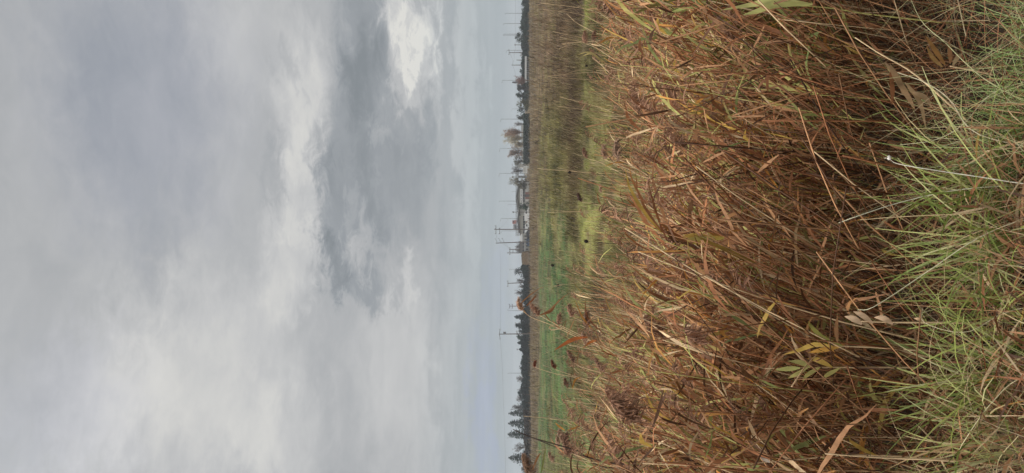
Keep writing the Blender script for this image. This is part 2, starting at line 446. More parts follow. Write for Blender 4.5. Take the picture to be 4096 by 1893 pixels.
PROF = {5: np.array([0.30, 0.85, 1.0, 0.62, 0.04]), 7: np.array([0.28, 0.70, 0.98, 1.0, 0.80, 0.45, 0.03])}
def leaf_width_dir(D, rg, twist=0.9):
    side = np.cross(D, np.array([0, 0, 1.0])); side = unit(side + 1e-6)
    nrm = np.cross(side, D)
    tw = rg.normal(0, twist, len(D))[:, None] + rg.normal(0, 0.5, len(D))[:, None] * np.linspace(0, 1, D.shape[1])[None]
    return side * np.cos(tw)[..., None] + nrm * np.sin(tw)[..., None]

def reed_mass(N, B, h, lean, k, rg, gs, gl, gp, nl=(6, 12), weights=W_DRY, plume=0.2, S=5, rad=0.0032, lw=0.010, tgreen=None, stemcol=None, fil=34):
    B = np.asarray(B, float)
    tt = np.tile(np.linspace(0, 1, 6)[None], (N, 1))
    Pc = stem_point(B, h, lean, k, tt)
    sc_ = np.array([PALE, TAN, RUST, YGREEN, DARK])[rg.choice(5, N, p=[0.17, 0.34, 0.28, 0.09, 0.12])] * rg.uniform(0.7, 1.3, (N, 1))
    if stemcol is not None: sc_ = np.tile(np.asarray(stemcol), (N, 1)) * rg.uniform(0.85, 1.1, (N, 1))
    tubes(gs, Pc, np.linspace(1, 0.4, 6)[None] * (rad * rg.uniform(0.7, 1.2, N))[:, None], sc_, 4)
    cnt = rg.integers(nl[0], nl[1], N)
    own = np.repeat(np.arange(N), cnt); K = len(own)
    t = rg.uniform(0.22, 0.98, K) ** 0.8
    st = stem_point(B[own], h[own], lean[own], k[own], t[:, None])[:, 0]
    # blown towards +X with spread
    az = np.where(rg.random(K) < 0.72, rg.normal(0.0, 0.65, K), rg.uniform(-math.pi, math.pi, K))
    dead = rg.random(K) < 0.22
    th0 = np.where(dead, rg.uniform(-0.9, 0.5, K), rg.uniform(0.65, 1.25, K))
    droop = np.where(dead, rg.uniform(0.2, 1.4, K), rg.uniform(0.1, 1.2, K))
    ln = rg.uniform(0.13, 0.34, K)
    Pl, D = ribbons_from(st, az, th0, droop, ln, S, rg)
    Pl = Pl + rg.normal(0, 0.006, Pl.shape) * np.linspace(0, 1, S)[None, :, None]
    W = leaf_width_dir(D, rg)
    hw = PROF[S][None] * (lw * rg.uniform(0.5, 1.15, K))[:, None]
    ci = rg.choice(8, K, p=weights)
    if tgreen is not None:
        gi = rg.random(K) < tgreen[own]
        ci = np.where(gi, rg.choice(8, K, p=W_GRN), ci)
    col = PAL[ci] * rg.uniform(0.5, 1.5, (K, 1))
    tipc = PAL[rg.choice([0, 1, 4], K)]
    f = np.clip(np.linspace(-0.5, 1, S), 0, 1)[None, :, None] * rg.uniform(0, 0.7, (K, 1, 1))
    strips(gl, Pl, W, hw, col[:, None] * (1 - f) + tipc[:, None] * f)
    pi = np.nonzero(rg.random(N) < plume)[0]
    if len(pi): plumes(gp, Pc[pi, -1], unit(Pc[pi, -1] - Pc[pi, -2]), rg.uniform(0.12, 0.21, len(pi)), rg, fil)

def plumes(gp, tip, tdir, L, rg, fil=60, nod=None, col=None, emax=1.2):
    """nodding reed panicles: an arched rachis with one-sided drooping fibres"""
    N = len(tip); S = 8
    if nod is None: nod = rg.normal(0.0, 0.5, N)
    s = np.linspace(0, 1, S)
    el0 = np.arcsin(np.clip(tdir[:, 2], -1, 1)); az0 = nod
    Pr, Dr = ribbons_from(tip, az0, np.minimum(el0, emax), rg.uniform(0.5, 1.5, N), L, S, rg)
    c0 = np.array([0.27, 0.155, 0.10]) if col is None else np.asarray(col)
    base = c0[None] * rg.uniform(0.75, 1.25, (N, 1))
    tubes(gp, Pr, np.linspace(0.0018, 0.0006, S)[None].repeat(N, 0), base * 0.9, 3)
    own = np.repeat(np.arange(N), fil); K = len(own)
    u = rg.uniform(0.0, 1.0, K); i = np.minimum((u * (S - 1)).astype(int), S - 2); f = (u * (S - 1) - i)[:, None]
    st = Pr[own, i] * (1 - f) + Pr[own, i + 1] * f
    az = az0[own] + rg.normal(0, 0.8, K)
    # fibres leave the rachis forward and hang over
    th0 = rg.uniform(-0.3, 1.1, K) - u * 0.8
    ln = L[own] * rg.uniform(0.30, 0.62, K) * (1.1 - 0.6 * u)
    Pf, Df = ribbons_from(st, az, th0, rg.uniform(0.6, 1.6, K), ln, 5, rg, 0.0)
    Pf = Pf + rg.normal(0, 0.004, Pf.shape) * np.linspace(0, 1, 5)[None, :, None]
    W = leaf_width_dir(Df, rg, 2.0)
    hw = np.array([0.5, 1.0, 1.0, 0.8, 0.2])[None] * np.minimum(L[own] * rg.uniform(0.012, 0.026, K), rg.uniform(0.0011, 0.0034, K) * (1.0 if fil > 100 else 1.4))[:, None]
    strips(gp, Pf, W, hw, base[own] * rg.uniform(0.5, 2.0, (K, 1)))

ENV_Y = [0, 200, 450, 620, 800, 1000, 1150, 1350, 1550, 1700, 1893]
ENV_X = [2410, 2430, 2455, 2480, 2620, 2680, 2540, 2440, 2500, 2450, 2370]
def env_h(X, Y):
    q = CY - X / Y * F
    px = np.interp(q, ENV_Y, ENV_X)
    return H - (px - HX) / F * Y - gz(X, Y)

def lean_arr(N, rg):
    return np.stack([rg.normal(0.27, 0.13, N), rg.normal(0.0, 0.11, N)], -1)

def reed_beds():
    rg = np.random.default_rng(5)
    gs, gl, gp = Geo(), Geo(), Geo()
    N = 3700
    Y = 2.75 + 7.0 * rg.random(N) ** 1.0
    X = rg.uniform(-1, 1, N) * (0.36 * Y + 0.7) - 0.25
    keep = (fbm(X * 2.3 + 4, Y * 1.7 + 2) + rg.normal(0, 0.06, N) > 0.455) & (rg.random(N) < 1 - 0.5 * sm(Y, 6.5, 8.5))
    X, Y = X[keep], Y[keep]; N = len(X)
    Bs = np.stack([X, Y, gz(X, Y) - 0.03], -1)
    h = env_h(X, Y) * np.where(Y > 6, rg.uniform(0.6, 1.10, N), rg.uniform(0.6, 1.04, N)) * (0.74 + 0.50 * fbm(X * 1.6 + 70, Y * 0.7)) * (1 - 0.10 * sm(Y, 5.5, 7))
    q = CY - X / Y * F
    tg = np.clip(0.06 + 0.75 * sm(fbm(X * 1.1 + 40, Y * 0.7), 0.47, 0.62) * (0.5 + 0.7 * (q < 950)), 0, 0.8)
    reed_mass(N, Bs, h, lean_arr(N, rg), rg.uniform(0.2, 0.8, N), rg, gs, gl, gp, (6, 11), W_DRY, 0.30, 5, 0.0030, 0.0080, tg)
    # thinner bare stalks that stand above and behind the tangle
    n2 = 1700
    Y2 = rg.uniform(7.0, 13.0, n2); X2 = rg.uniform(-1, 1, n2) * (0.36 * Y2 + 0.4)
    q2 = CY - X2 / Y2 * F
    px2 = np.interp(q2, [0, 600, 900, 1200, 1893], [2370, 2380, 2370, 2310, 2250]) + rg.uniform(-30, 200, n2)
    k2 = rg.random(n2) < 1 - 0.55 * sm(q2, 700, 850) * (1 - sm(q2, 1150, 1300)); X2, Y2, q2, px2 = X2[k2], Y2[k2], q2[k2], px2[k2]; n2 = len(X2)
    h2 = H - (px2 - HX) / F * Y2 - gz(X2, Y2)
    reed_mass(n2, np.stack([X2, Y2, gz(X2, Y2)], -1), h2, np.stack([rg.normal(0.16, 0.14, n2), rg.normal(0, 0.1, n2)], -1),
              rg.uniform(0.2, 0.8, n2), rg, gs, gl, gp, (0, 4), W_MIX, 0.12, 5, 0.0038, 0.007)
    o = gs.build('reed_stem_bed', M_stem); tag(o, kind='stuff')
    o2 = gl.build('reed_leaf_bed', M_leaf); tag(o2, kind='stuff')
    o3 = gp.build('reed_plume_bed', M_plume); tag(o3, kind='stuff')
    # dead litter: fallen stalks and hanging leaves through the lower half of the bed
    g = Geo(); K = 3200
    Y = 2.55 + 6.0 * rg.random(K); X = rg.uniform(-1, 1, K) * (0.36 * Y + 0.6)
    z = gz(X, Y) + rg.uniform(0.0, 0.55, K)
    d = unit(np.stack([rg.normal(0.22, 0.26, K), rg.normal(0, 0.25, K), rg.uniform(0.3, 1.2, K)], -1))
    ln = rg.uniform(0.5, 1.1, K)
    s = np.linspace(0, 1, 4)[None, :, None]
    Pc = np.stack([X, Y, z], -1)[:, None] + d[:, None] * ln[:, None, None] * s
    Pc[..., 2] -= 0.12 * (s[..., 0] ** 2) * ln[:, None]
    tubes(g, Pc, np.full((K, 4), 0.0025) * rg.uniform(0.6, 1.2, (K, 1)), np.array([TAN, RUST, DARK, PALE])[rg.choice(4, K, p=[.34, .36, .20, .10])] * rg.uniform(0.5, 1.25, (K, 1)), 4)
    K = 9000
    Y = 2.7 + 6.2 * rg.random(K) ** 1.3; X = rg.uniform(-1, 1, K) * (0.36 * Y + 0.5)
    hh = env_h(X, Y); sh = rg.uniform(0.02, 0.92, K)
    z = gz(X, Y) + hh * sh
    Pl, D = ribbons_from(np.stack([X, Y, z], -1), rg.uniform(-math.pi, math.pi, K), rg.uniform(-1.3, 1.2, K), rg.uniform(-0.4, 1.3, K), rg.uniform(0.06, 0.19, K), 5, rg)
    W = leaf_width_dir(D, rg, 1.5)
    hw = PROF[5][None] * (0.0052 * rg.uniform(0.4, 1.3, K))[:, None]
    shaded = rg.random(K) < 0.8 - 0.75 * sh            # low leaves coloured darker, shade painted into the bed's interior
    ci = np.where(shaded, rg.choice(8, K, p=W_LIT), rg.choice(8, K, p=W_DRY))
    strips(g, Pl, W, hw, PAL[ci] * np.where(shaded, rg.uniform(0.35, 0.9, K), rg.uniform(0.65, 1.2, K))[:, None])
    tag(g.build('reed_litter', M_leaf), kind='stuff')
reed_beds()

# individual reeds nearest the eye: prototypes, then copies
def copy_tree(o):
    c = o.copy(); C.objects.link(c)
    for ch in o.children:
        d = ch.copy(); C.objects.link(d); d.parent = c
    return c

REEDKINDS = [
    ('dry', 'brown dry reed with hanging withered leaves, standing in the tangled front of the bed', 'dry reeds in the front of the bed', W_DRY, 0.0, (9, 14), 0.0, None, 9),
    ('plumed', 'brown dry reed tipped with a nodding feathery plume, among the front stalks of the bed', 'plumed reeds in the bed', W_DRY, 1.0, (7, 12), 0.0, None, 6),
    ('green', 'reed still carrying yellow-green pointed leaves, among the brown stalks of the bed', 'half green reeds in the bed', W_GRN, 0.0, (8, 12), 0.0, YGREEN, 6),
    ('bare', 'pale straw-coloured reed stalk nearly bare of leaves, in the tangled front of the bed', 'bare straw stalks in the bed', W_DRY, 0.0, (1, 4), 0.0, PALE, 4),
]
def make_reeds():
    rg = np.random.default_rng(21)
    protos = []
    for nm, label, group, wts, pl, nl, _, scol, cnt in REEDKINDS:
        for i in range(cnt):
            gs, gl, gp = Geo(), Geo(), Geo()
            hh = np.array([1.3]) * rg.uniform(0.85, 1.15)
            reed_mass(1, np.zeros((1, 3)), hh, np.array([[rg.uniform(0.1, 0.42), rg.normal(0, 0.08)]]), rg.uniform(0.2, 0.8, 1), rg,
                      gs, gl, gp, nl, wts, pl, 7, 0.0031, 0.0074, None, scol, 150)
            protos.append((nm, label, group, hh[0], gs, gl, gp))
    made = {}
    order = ['dry'] * 120 + ['plumed'] * 26 + ['green'] * 66 + ['bare'] * 16
    random.shuffle(order)
    for nm in order:
        opts = [p for p in protos if p[0] == nm]; pr = opts[rg.integers(len(opts))]
        key = id(pr)
        Yq = 2.65 + 2.4 * rg.random() ** 0.9
        Xq = rg.uniform(-1, 1) * (0.33 * Yq + 0.05) - 0.12
        loc = (Xq, Yq, float(gz(Xq, Yq)) - 0.03)
        s = float(env_h(np.array(Xq), np.array(Yq))) * rg.uniform(0.6, 1.0) / pr[3]
        if key not in made:
            o = empty('reed', loc, pr[1], 'reed', pr[2])
            pr[4].build('stem', M_stem, o); pr[5].build('foliage', M_leaf, o)
            if pr[6].n: pr[6].build('plume', M_plume, o)
            made[key] = o
        else:
            o = copy_tree(made[key])
        o.location = loc; o.rotation_euler = (0, 0, rg.normal(0, 0.3)); o.scale = (s, s, s)
make_reeds()

# ------------------------------------------------------------------ reeds one can single out
def smooth_path(pts, S=14):
    pts = np.asarray(pts, float)
    n = len(pts)
    if n == 2: return pts[0] + (pts[1] - pts[0]) * np.linspace(0, 1, S)[:, None]
    t = np.linspace(0, n - 1, S); o = []
    pp = np.vstack([2 * pts[0] - pts[1], pts, 2 * pts[-1] - pts[-2]])
    for x in t:
        i = min(int(x), n - 2); f = x - i
        a, b, c, d = pp[i], pp[i + 1], pp[i + 2], pp[i + 3]
        o.append(0.5 * ((2 * b) + (c - a) * f + (2 * a - 5 * b + 4 * c - d) * f * f + (3 * b - a - 3 * c + d) * f ** 3))
    return np.array(o)

def hero_reed(label, path, Y, group=None, plume=None, leaves=(), rad=0.0032, scol=PALE, pcol=None, extra=0, name='reed', cat='reed', ):
    """path: frame points from a low visible point to the tip, Y: depth; leaves: (share of stem, [frame points], half width m, colour)"""
    rg = np.random.default_rng(abs(hash(label)) % 1000 if False else sum(map(ord, label)) % 9973)
    pts = [P(x, y, Y) for x, y in path]
    d = pts[0] - pts[1]; d = d / np.linalg.norm(d)
    gx, gy = pts[0][0] + d[0] * 0.3, Y
    b = np.array([gx, gy, float(gz(gx, gy)) - 0.03])
    if b[2] < pts[0][2] - 0.15: pts = [b] + pts
    b = pts[0].copy()
    cl = smooth_path(pts) - b
    o = empty(name, b, label, cat, group)
    gs = Geo(); tubes(gs, cl[None], np.linspace(1, 0.45, len(cl))[None] * rad, np.asarray(scol), 4); gs.build('stem', M_stem, o)
    gl = Geo(); any_leaf = False
    for lp, hw, col in leaves:
        c = smooth_path([P(x, y, Y - 0.04 + 0.02 * i) for i, (x, y) in enumerate(lp)], 7) - b
        D = unit(np.gradient(c, axis=0))[None]
        W = unit(np.cross(D, np.array([[0, 1.0, 0.25]])))
        strips(gl, c[None], W, PROF[7][None] * hw, np.asarray(col)); any_leaf = True
    if extra:
        K = extra; t = rg.uniform(0.35, 0.95, K); i = np.minimum((t * (len(cl) - 1)).astype(int), len(cl) - 2)
        Pl, D = ribbons_from(cl[i], rg.normal(0, 0.9, K), rg.uniform(0.0, 1.0, K), rg.uniform(0.3, 1.6, K), rg.uniform(0.15, 0.32, K), 7, rg)
        strips(gl, Pl, leaf_width_dir(D, rg), PROF[7][None] * 0.0065 * rg.uniform(0.7, 1.2, (K, 1)), PAL[rg.choice(8, K, p=W_DRY)] * rg.uniform(0.8, 1.3, (K, 1)))
        any_leaf = True
    if any_leaf: gl.build('foliage', M_leaf, o)
    if plume:
        gp = Geo(); tip = cl[-1][None]; td = unit(cl[-1] - cl[-2])[None]
        plumes(gp, tip, td, np.array([plume * 0.88]), rg, 300, np.array([rg.normal(0.1, 0.25)]), pcol, rg.uniform(0.3, 1.1))
        gp.build('plume', M_plume, o)
    return o

PC = (0.36, 0.242, 0.168); PCD = (0.30, 0.180, 0.123)
HEROES = [
 ('tallest reed, its feathery brown plume bowed over in front of the distant trees', [(2560, 1440), (2360, 1372), (2210, 1302), (2130, 1272), (2090, 1243)], 7.4, 0.15,
    [([(2112, 1262), (2084, 1225), (2092, 1205), (2140, 1165), (2180, 1145)], 0.007, TAN), ([(2105, 1225), (2130, 1200), (2150, 1175)], 0.010, RUST)], PC),
 ('reed with a rounded brown plume just below the tallest one, before the green field', [(2580, 1430), (2330, 1350), (2210, 1290), (2158, 1262)], 7.2, 0.16,
    [([(2150, 1266), (2200, 1240), (2240, 1200), (2280, 1170)], 0.008, TAN), ([(2160, 1260), (2205, 1245), (2230, 1205)], 0.009, RUST)], PCD),
 ('slender reed with a small drooping dark plume beneath the two tallest plumes', [(2600, 1470), (2420, 1390), (2300, 1330), (2238, 1300)], 7.0, 0.12, [([(2260, 1312), (2205, 1320), (2200, 1305), (2230, 1310)], 0.007, PALE)], PCD),
 ('reed whose arched dark plume curls above the patch of bright green grass', [(2620, 1380), (2430, 1320), (2340, 1290), (2292, 1268)], 7.4, 0.15, [([(2300, 1272), (2275, 1330), (2268, 1345)], 0.006, TAN)], PCD),
 ('reed with a thick bushy plume and reddish leaves, middle of the plume cluster', [(2640, 1430), (2470, 1370), (2400, 1340), (2355, 1315)], 6.6, 0.17, [([(2380, 1330), (2330, 1270), (2300, 1200)], 0.008, ORANGE), ([(2420, 1340), (2350, 1270), (2340, 1190)], 0.008, RUST)], PCD),
 ('reed with a long fiery orange-red leaf spread flat against the green field', [(2620, 1440), (2480, 1400), (2400, 1385), (2345, 1380)], 6.5, 0.12, [([(2350, 1350), (2300, 1355), (2255, 1378), (2215, 1403)], 0.017, (0.33, 0.10, 0.03)), ([(2390, 1360), (2360, 1370), (2330, 1395)], 0.012, (0.36, 0.12, 0.03))], PC),
 ('reed with a slim curved plume hanging over a bright green patch, below the orange leaf', [(2600, 1560), (2430, 1500), (2330, 1470), (2298, 1452)], 7.4, 0.15, [], PCD),
 ('reed with a small upright reddish plume standing alone before the green field', [(2640, 1640), (2430, 1545), (2300, 1505), (2222, 1478)], 8.5, 0.13, [], (0.17, 0.075, 0.05)),
 ('thin straight reed with a tiny rusty tip reaching up to the brown field edge', [(2640, 1650), (2420, 1560), (2300, 1510), (2220, 1495), (2140, 1470)], 8.8, 0.09, [], (0.2, 0.07, 0.045)),
 ('reed with a short dark plume bent sideways on a pale arched stalk', [(2640, 1640), (2450, 1590), (2340, 1560), (2272, 1552)], 7.6, 0.12, [([(2290, 1555), (2300, 1520), (2325, 1508)], 0.010, ORANGE)], PCD),
 ('reed with a wide two-lobed dark plume amid stalks below the green patches', [(2700, 1560), (2560, 1520), (2470, 1500), (2418, 1490)], 6.4, 0.16, [([(2440, 1495), (2500, 1480), (2560, 1490)], 0.012, RUST)], PCD),
 ('reed with a heavy plume and long orange leaf tips, left end of the field', [(2640, 1880), (2450, 1860), (2340, 1845), (2285, 1835)], 5.2, 0.20, [([(2260, 1722), (2235, 1705), (2220, 1690)], 0.007, ORANGE), ([(2268, 1722), (2305, 1710), (2330, 1700)], 0.006, ORANGE)], PCD),
 ('second heavy reed plume tucked against the biggest plume at lower left', [(2660, 1850), (2450, 1820), (2330, 1800), (2268, 1785)], 5.6, 0.15, [([(2330, 1830), (2360, 1822), (2420, 1880)], 0.012, (0.4, 0.2, 0.09))], PC),
 ('reed with a small curled plume next to the sharp dark sprouting tips', [(2600, 1840), (2400, 1815), (2290, 1800), (2236, 1788)], 6.2, 0.10, [], PC),
 ('reed with a small hooked plume before the pale left end of the field', [(2600, 1880), (2400, 1868), (2280, 1860), (2216, 1850)], 6.0, 0.10, [], PC),
 ('nearest tall reed, its big tawny plume cut off by the left edge of the scene', [(2500, 1990), (2300, 1940), (2200, 1925), (2128, 1915)], 4.2, 0.15, [([(2130, 1880), (2150, 1830), (2165, 1810)], 0.006, TAN)], (0.33, 0.215, 0.145)),
 ('dark pointed bare stalk rising past the spruces above the trees', [(2500, 1860), (2300, 1800), (2200, 1772), (2120, 1748), (2052, 1718)], 5.0, None, [], None),
 ('slim bare straw stalk leaning parallel to the dark pointed stalk', [(2500, 1880), (2350, 1830), (2240, 1795), (2130, 1752)], 5.6, None, [], None),
 ('straight green blade-like shoot standing beside the nearest plume', [(2400, 1960), (2280, 1910), (2165, 1872)], 4.6, None, [([(2165, 1890), (2172, 1850), (2184, 1785)], 0.006, LGREEN)], None),
 ('reed with two plump rust plumes before the brown field at far right', [(2620, 330), (2460, 240), (2390, 195), (2345, 175)], 8.0, 0.15, [([(2375, 185), (2420, 160), (2490, 170)], 0.008, TAN)], PCD),
 ('reed with a single rusty plume next to the yellow-green strip at far right', [(2640, 250), (2480, 215), (2410, 185), (2380, 165)], 7.6, 0.12, [([(2400, 175), (2440, 150), (2500, 160)], 0.009, ORANGE)], PCD),
 ('reed with a dense dark plume at the extreme right of the bed', [(2700, 200), (2560, 130), (2490, 90), (2455, 65)], 6.5, 0.17, [], PCD),
 ('reed with pale yellow split leaves standing over the yellow-green strip at right', [(2650, 380), (2480, 320), (2400, 255), (2370, 230)], 7.2, None, [([(2420, 262), (2370, 215), (2330, 225)], 0.012, (0.45, 0.36, 0.15)), ([(2430, 258), (2360, 210), (2310, 220)], 0.008, (0.45, 0.36, 0.15))], None),
 ('reed with a long slender dark plume pointing up over the chartreuse strip', [(2650, 760), (2500, 700), (2400, 650), (2350, 635)], 8.5, 0.15, [([(2420, 665), (2470, 650), (2540, 655)], 0.007, ORANGE)], PCD),
 ('reed with a narrow dark plume near the centre, standing above the khaki grass', [(2600, 850), (2450, 830), (2370, 815), (2328, 808)], 9.0, 0.14, [([(2340, 820), (2370, 815), (2420, 818)], 0.004, DARK)], (0.10, 0.06, 0.05)),
 ('pair-topped reed with rust plume halfway along the chartreuse grass', [(2640, 720), (2520, 680), (2450, 650), (2425, 640)], 7.5, 0.17, [], PC),
 ('reed with a big soft brown plume leaning over its neighbours at centre right', [(2700, 760), (2590, 700), (2520, 660), (2478, 640)], 6.2, 0.19, [], PC),
 ('reed with a small brown plume against the khaki grass at centre', [(2560, 800), (2470, 785), (2405, 772)], 8.6, 0.10, [], PC),
 ('reed crowned by a fan of golden yellow-green leaves in the middle of the bed', [(3200, 960), (3000, 955), (2850, 950), (2760, 945)], 3.0, None,
    [([(2880, 950), (2800, 945), (2745, 945), (2680, 985)], 0.009, GOLD), ([(2900, 952), (2840, 955), (2780, 975), (2745, 1010)], 0.013, (0.42, 0.32, 0.07)), ([(2940, 950), (2880, 940), (2830, 930)], 0.014, ORANGE), ([(2860, 950), (2760, 960), (2700, 1005)], 0.009, (0.4, 0.33, 0.1)), ([(2990, 955), (2930, 965), (2870, 980)], 0.012, TAN)], None),
 ('reed with big pale lime-green blades lying sideways at the far right edge', [(3500, 60), (3300, 30), (3100, 20)], 2.7, None,
    [([(3250, 18), (3130, 5), (3060, 10), (3000, 20), (2880, 42)], 0.013, (0.52, 0.50, 0.19)), ([(3240, 20), (3100, 20), (3030, 45), (2970, 60)], 0.011, (0.46, 0.45, 0.16)), ([(3220, -5), (3150, -15), (3090, 0)], 0.009, (0.52, 0.48, 0.2))], None),
 ('reed with a ladder of yellowish leaflets along its stalk, lower middle of the bed', [(3700, 1470), (3450, 1470), (3250, 1470), (3060, 1475)], 2.75, None,
    [([(3240, 1470), (3200, 1450), (3150, 1445)], 0.009, (0.40, 0.36, 0.12)), ([(3200, 1472), (3150, 1476), (3095, 1480)], 0.009, (0.36, 0.34, 0.11)), ([(3280, 1470), (3230, 1500), (3210, 1530)], 0.009, (0.38, 0.33, 0.11)), ([(3230, 1472), (3180, 1500), (3150, 1515)], 0.008, (0.40, 0.35, 0.12)), ([(3330, 1470), (3270, 1440), (3230, 1435)], 0.010, GOLD), ([(3360, 1472), (3310, 1500), (3290, 1520)], 0.009, (0.38, 0.33, 0.11))], None),
 ('reed with large bright golden leaves swept to one side, above the leaflet ladder', [(3650, 1400), (3500, 1390), (3350, 1385), (3260, 1388)], 2.7, None,
    [([(3330, 1386), (3260, 1378), (3200, 1400), (3130, 1420)], 0.009, GOLD), ([(3360, 1388), (3290, 1400), (3230, 1412)], 0.009, (0.45, 0.24, 0.05)), ([(3370, 1384), (3290, 1350), (3240, 1300), (3235, 1285)], 0.008, (0.36, 0.33, 0.09))], None),
 ('bleached reed with bunched limp tan leaves hanging at the right, over dark litter', [(3950, 560), (3800, 420), (3650, 290), (3520, 215), (3420, 150)], 2.45, None,
    [([(3540, 250), (3590, 320), (3640, 400), (3660, 440)], 0.011, (0.62, 0.42, 0.24)), ([(3560, 260), (3600, 330), (3610, 380)], 0.010, (0.56, 0.37, 0.21)), ([(3620, 330), (3680, 410), (3705, 525)], 0.009, (0.58, 0.39, 0.22)), ([(3650, 370), (3700, 390), (3730, 435)], 0.009, (0.62, 0.43, 0.26)), ([(3560, 290), (3570, 360), (3568, 420)], 0.010, RUST)], None),
 ('reed with a spray of orange-tinted leaf blades above the bunched limp leaves at right', [(3980, 300), (3880, 280), (3800, 265)], 2.45, None,
    [([(3780, 260), (3740, 200), (3700, 140)], 0.010, (0.42, 0.22, 0.08)), ([(3770, 268), (3730, 230), (3705, 180)], 0.009, (0.42, 0.26, 0.1)), ([(3800, 255), (3800, 210), (3795, 160)], 0.010, TAN), ([(3810, 262), (3830, 230), (3850, 215)], 0.008, PALE)], None),
 ('reed with three broad pale tan leaves folded along its top, lower left of the bed', [(4000, 1295), (3800, 1290), (3600, 1290), (3430, 1285)], 2.45, None,
    [([(3492, 1295), (3450, 1262), (3412, 1246)], 0.0095, (0.62, 0.42, 0.26)), ([(3448, 1298), (3415, 1276), (3378, 1266)], 0.0105, (0.58, 0.40, 0.25)), ([(3571, 1298), (3535, 1274), (3496, 1270)], 0.0100, (0.62, 0.42, 0.26)), ([(3702, 1292), (3680, 1278), (3655, 1274)], 0.006, (0.58, 0.38, 0.22)), ([(3350, 1370), (3345, 1320), (3352, 1250)], 0.008, TAN)], None),
 ('tall straw stalk crossing the whole lower part of the bed near the left edge', [(4080, 1870), (3900, 1850), (3700, 1838), (3500, 1830), (3300, 1815)], 2.4, None, [], None),
 ('reed with white-tipped bleached leaves sprouting low at the left edge', [(3700, 1830), (3400, 1820), (3200, 1838), (3050, 1850), (2880, 1868)], 2.8, None,
    [([(3080, 1850), (3050, 1830), (3040, 1800)], 0.008, (0.6, 0.5, 0.4)), ([(3000, 1856), (2940, 1862), (2860, 1872)], 0.006, (0.36, 0.33, 0.1)), ([(3040, 1860), (3000, 1880), (2980, 1893)], 0.010, LGREEN)], None),
]
for lab, path, Y, pl, lv, pc in HEROES:
    kw = dict(rad=0.0055 if Y > 6.9 else 0.0042)
    if 'dark pointed' in lab: kw = dict(scol=(0.07, 0.05, 0.04), rad=0.006)
    if 'green blade' in lab: kw = dict(scol=LGREEN, rad=0.004)
    if 'fan of golden' in lab or 'lime-green' in lab: kw = dict(scol=YGREEN)
    hero_reed(lab, path, Y, None, pl, lv, pcol=pc, extra=3 if pl and pl > 0.11 else 0, **kw)

# thin bare stalks seen against the field
BARE = [  # frame path low -> tip, depth
 ([(2520, 110), (2370, 42), (2160, 12)], 9), ([(2500, 130), (2330, 60), (2172, 38)], 9), ([(2440, 10), (2300, 30), (2195, 58)], 10),
 ([(2480, 150), (2330, 105), (2265, 55)], 8.5), ([(2560, 240), (2400, 170), (2210, 126)], 8), ([(2520, 230), (2380, 180), (2240, 150)], 8.6),
 ([(2300, 170), (2270, 182), (2235, 196)], 9.5), ([(2560, 330), (2400, 290), (2190, 306)], 9), ([(2540, 350), (2380, 322), (2205, 310)], 9.3),
 ([(2560, 480), (2400, 430), (2240, 388)], 9), ([(2560, 500), (2400, 450), (2230, 425)], 9.6), ([(2520, 330), (2350, 280), (2250, 300)], 10),
 ([(2560, 700), (2350, 690), (2150, 675)], 9), ([(2560, 715), (2400, 702), (2230, 672)], 8.8), ([(2520, 860), (2350, 850), (2160, 838)], 10),
 ([(2540, 830), (2330, 845), (2190, 850)], 10), ([(2560, 1080), (2400, 1030), (2230, 1000)], 9), ([(2560, 1150), (2420, 1120), (2215, 1145)], 8.2),
 ([(2580, 1640), (2400, 1620), (2260, 1602)], 8), ([(2560, 1660), (2420, 1640), (2275, 1640)], 8), ([(2540, 1700), (2350, 1685), (2095, 1665)], 6),
 ([(2540, 1720), (2400, 1700), (2200, 1676)], 8), ([(2560, 1610), (2400, 1570), (2290, 1555)], 8.4), ([(2500, 1810), (2350, 1790), (2145, 1802)], 7),
]
for i, (path, Y) in enumerate(BARE):
    hero_reed('thin straw-coloured bare stalk sticking up above the bed against the field', path, Y, 'thin bare stalks against the field', None, [], rad=0.0042, scol=np.array(PALE) * (0.7 if i % 3 else 1.0), name='reed')

# ------------------------------------------------------------------ dried seed heads
def seed_head(label, path, Y, r, col=(0.025, 0.018, 0.016)):
    pts = [P(x, y, Y) for x, y in path]
    b = pts[0].copy(); b[2] = float(gz(b[0], b[1])) - 0.02
    pts = [b] + pts
    cl = smooth_path(pts) - b
    o = empty('dried_seed_head', b, label, 'plant', 'dark dried seed heads')
    g = Geo(); tubes(g, cl[None], np.linspace(1, 0.5, 14)[None] * 0.0035, np.array([0.07, 0.05, 0.035]), 4); g.build('stem', M_stem, o)
    g = Geo(); rg = np.random.default_rng(int(path[0][0]))
    lathe(g, [(0.001, -r), (r * .6, -r * .8), (r * .95, -r * .2), (r * .8, r * .5), (r * .3, r), (0.001, r * 1.15)], cl[-1], 9, np.array(col))
    K = 40; d = unit(rg.normal(0, 1, (K, 3)))
    Pl = cl[-1] + d[:, None] * r * np.linspace(0.7, 1.6, 3)[None, :, None]
    strips(g, Pl, unit(np.cross(np.repeat(d[:, None], 3, 1), [0.3, 0.5, 0.8])), np.array([1, .6, .1])[None] * np.full((K, 1), 0.0025), np.array(col) * 1.6)
    g.build('head', M_stem, o)
seed_head('round black seed head on a stalk before the khaki grass, centre of the bed', [(2480, 975), (2400, 970), (2345, 966)], 8.5, 0.022)
seed_head('black seed head on a long curved dark stem before the bright green field', [(2480, 1112), (2370, 1105), (2290, 1095), (2240, 1072), (2210, 1062)], 8.5, 0.016)
seed_head('small black seed head beside the upright fork, before the green field', [(2420, 1150), (2330, 1150), (2232, 1142)], 9.5, 0.016)
seed_head('black seed head on a thin stalk at the brown marsh edge', [(2440, 700), (2350, 695), (2278, 690)], 9, 0.018)
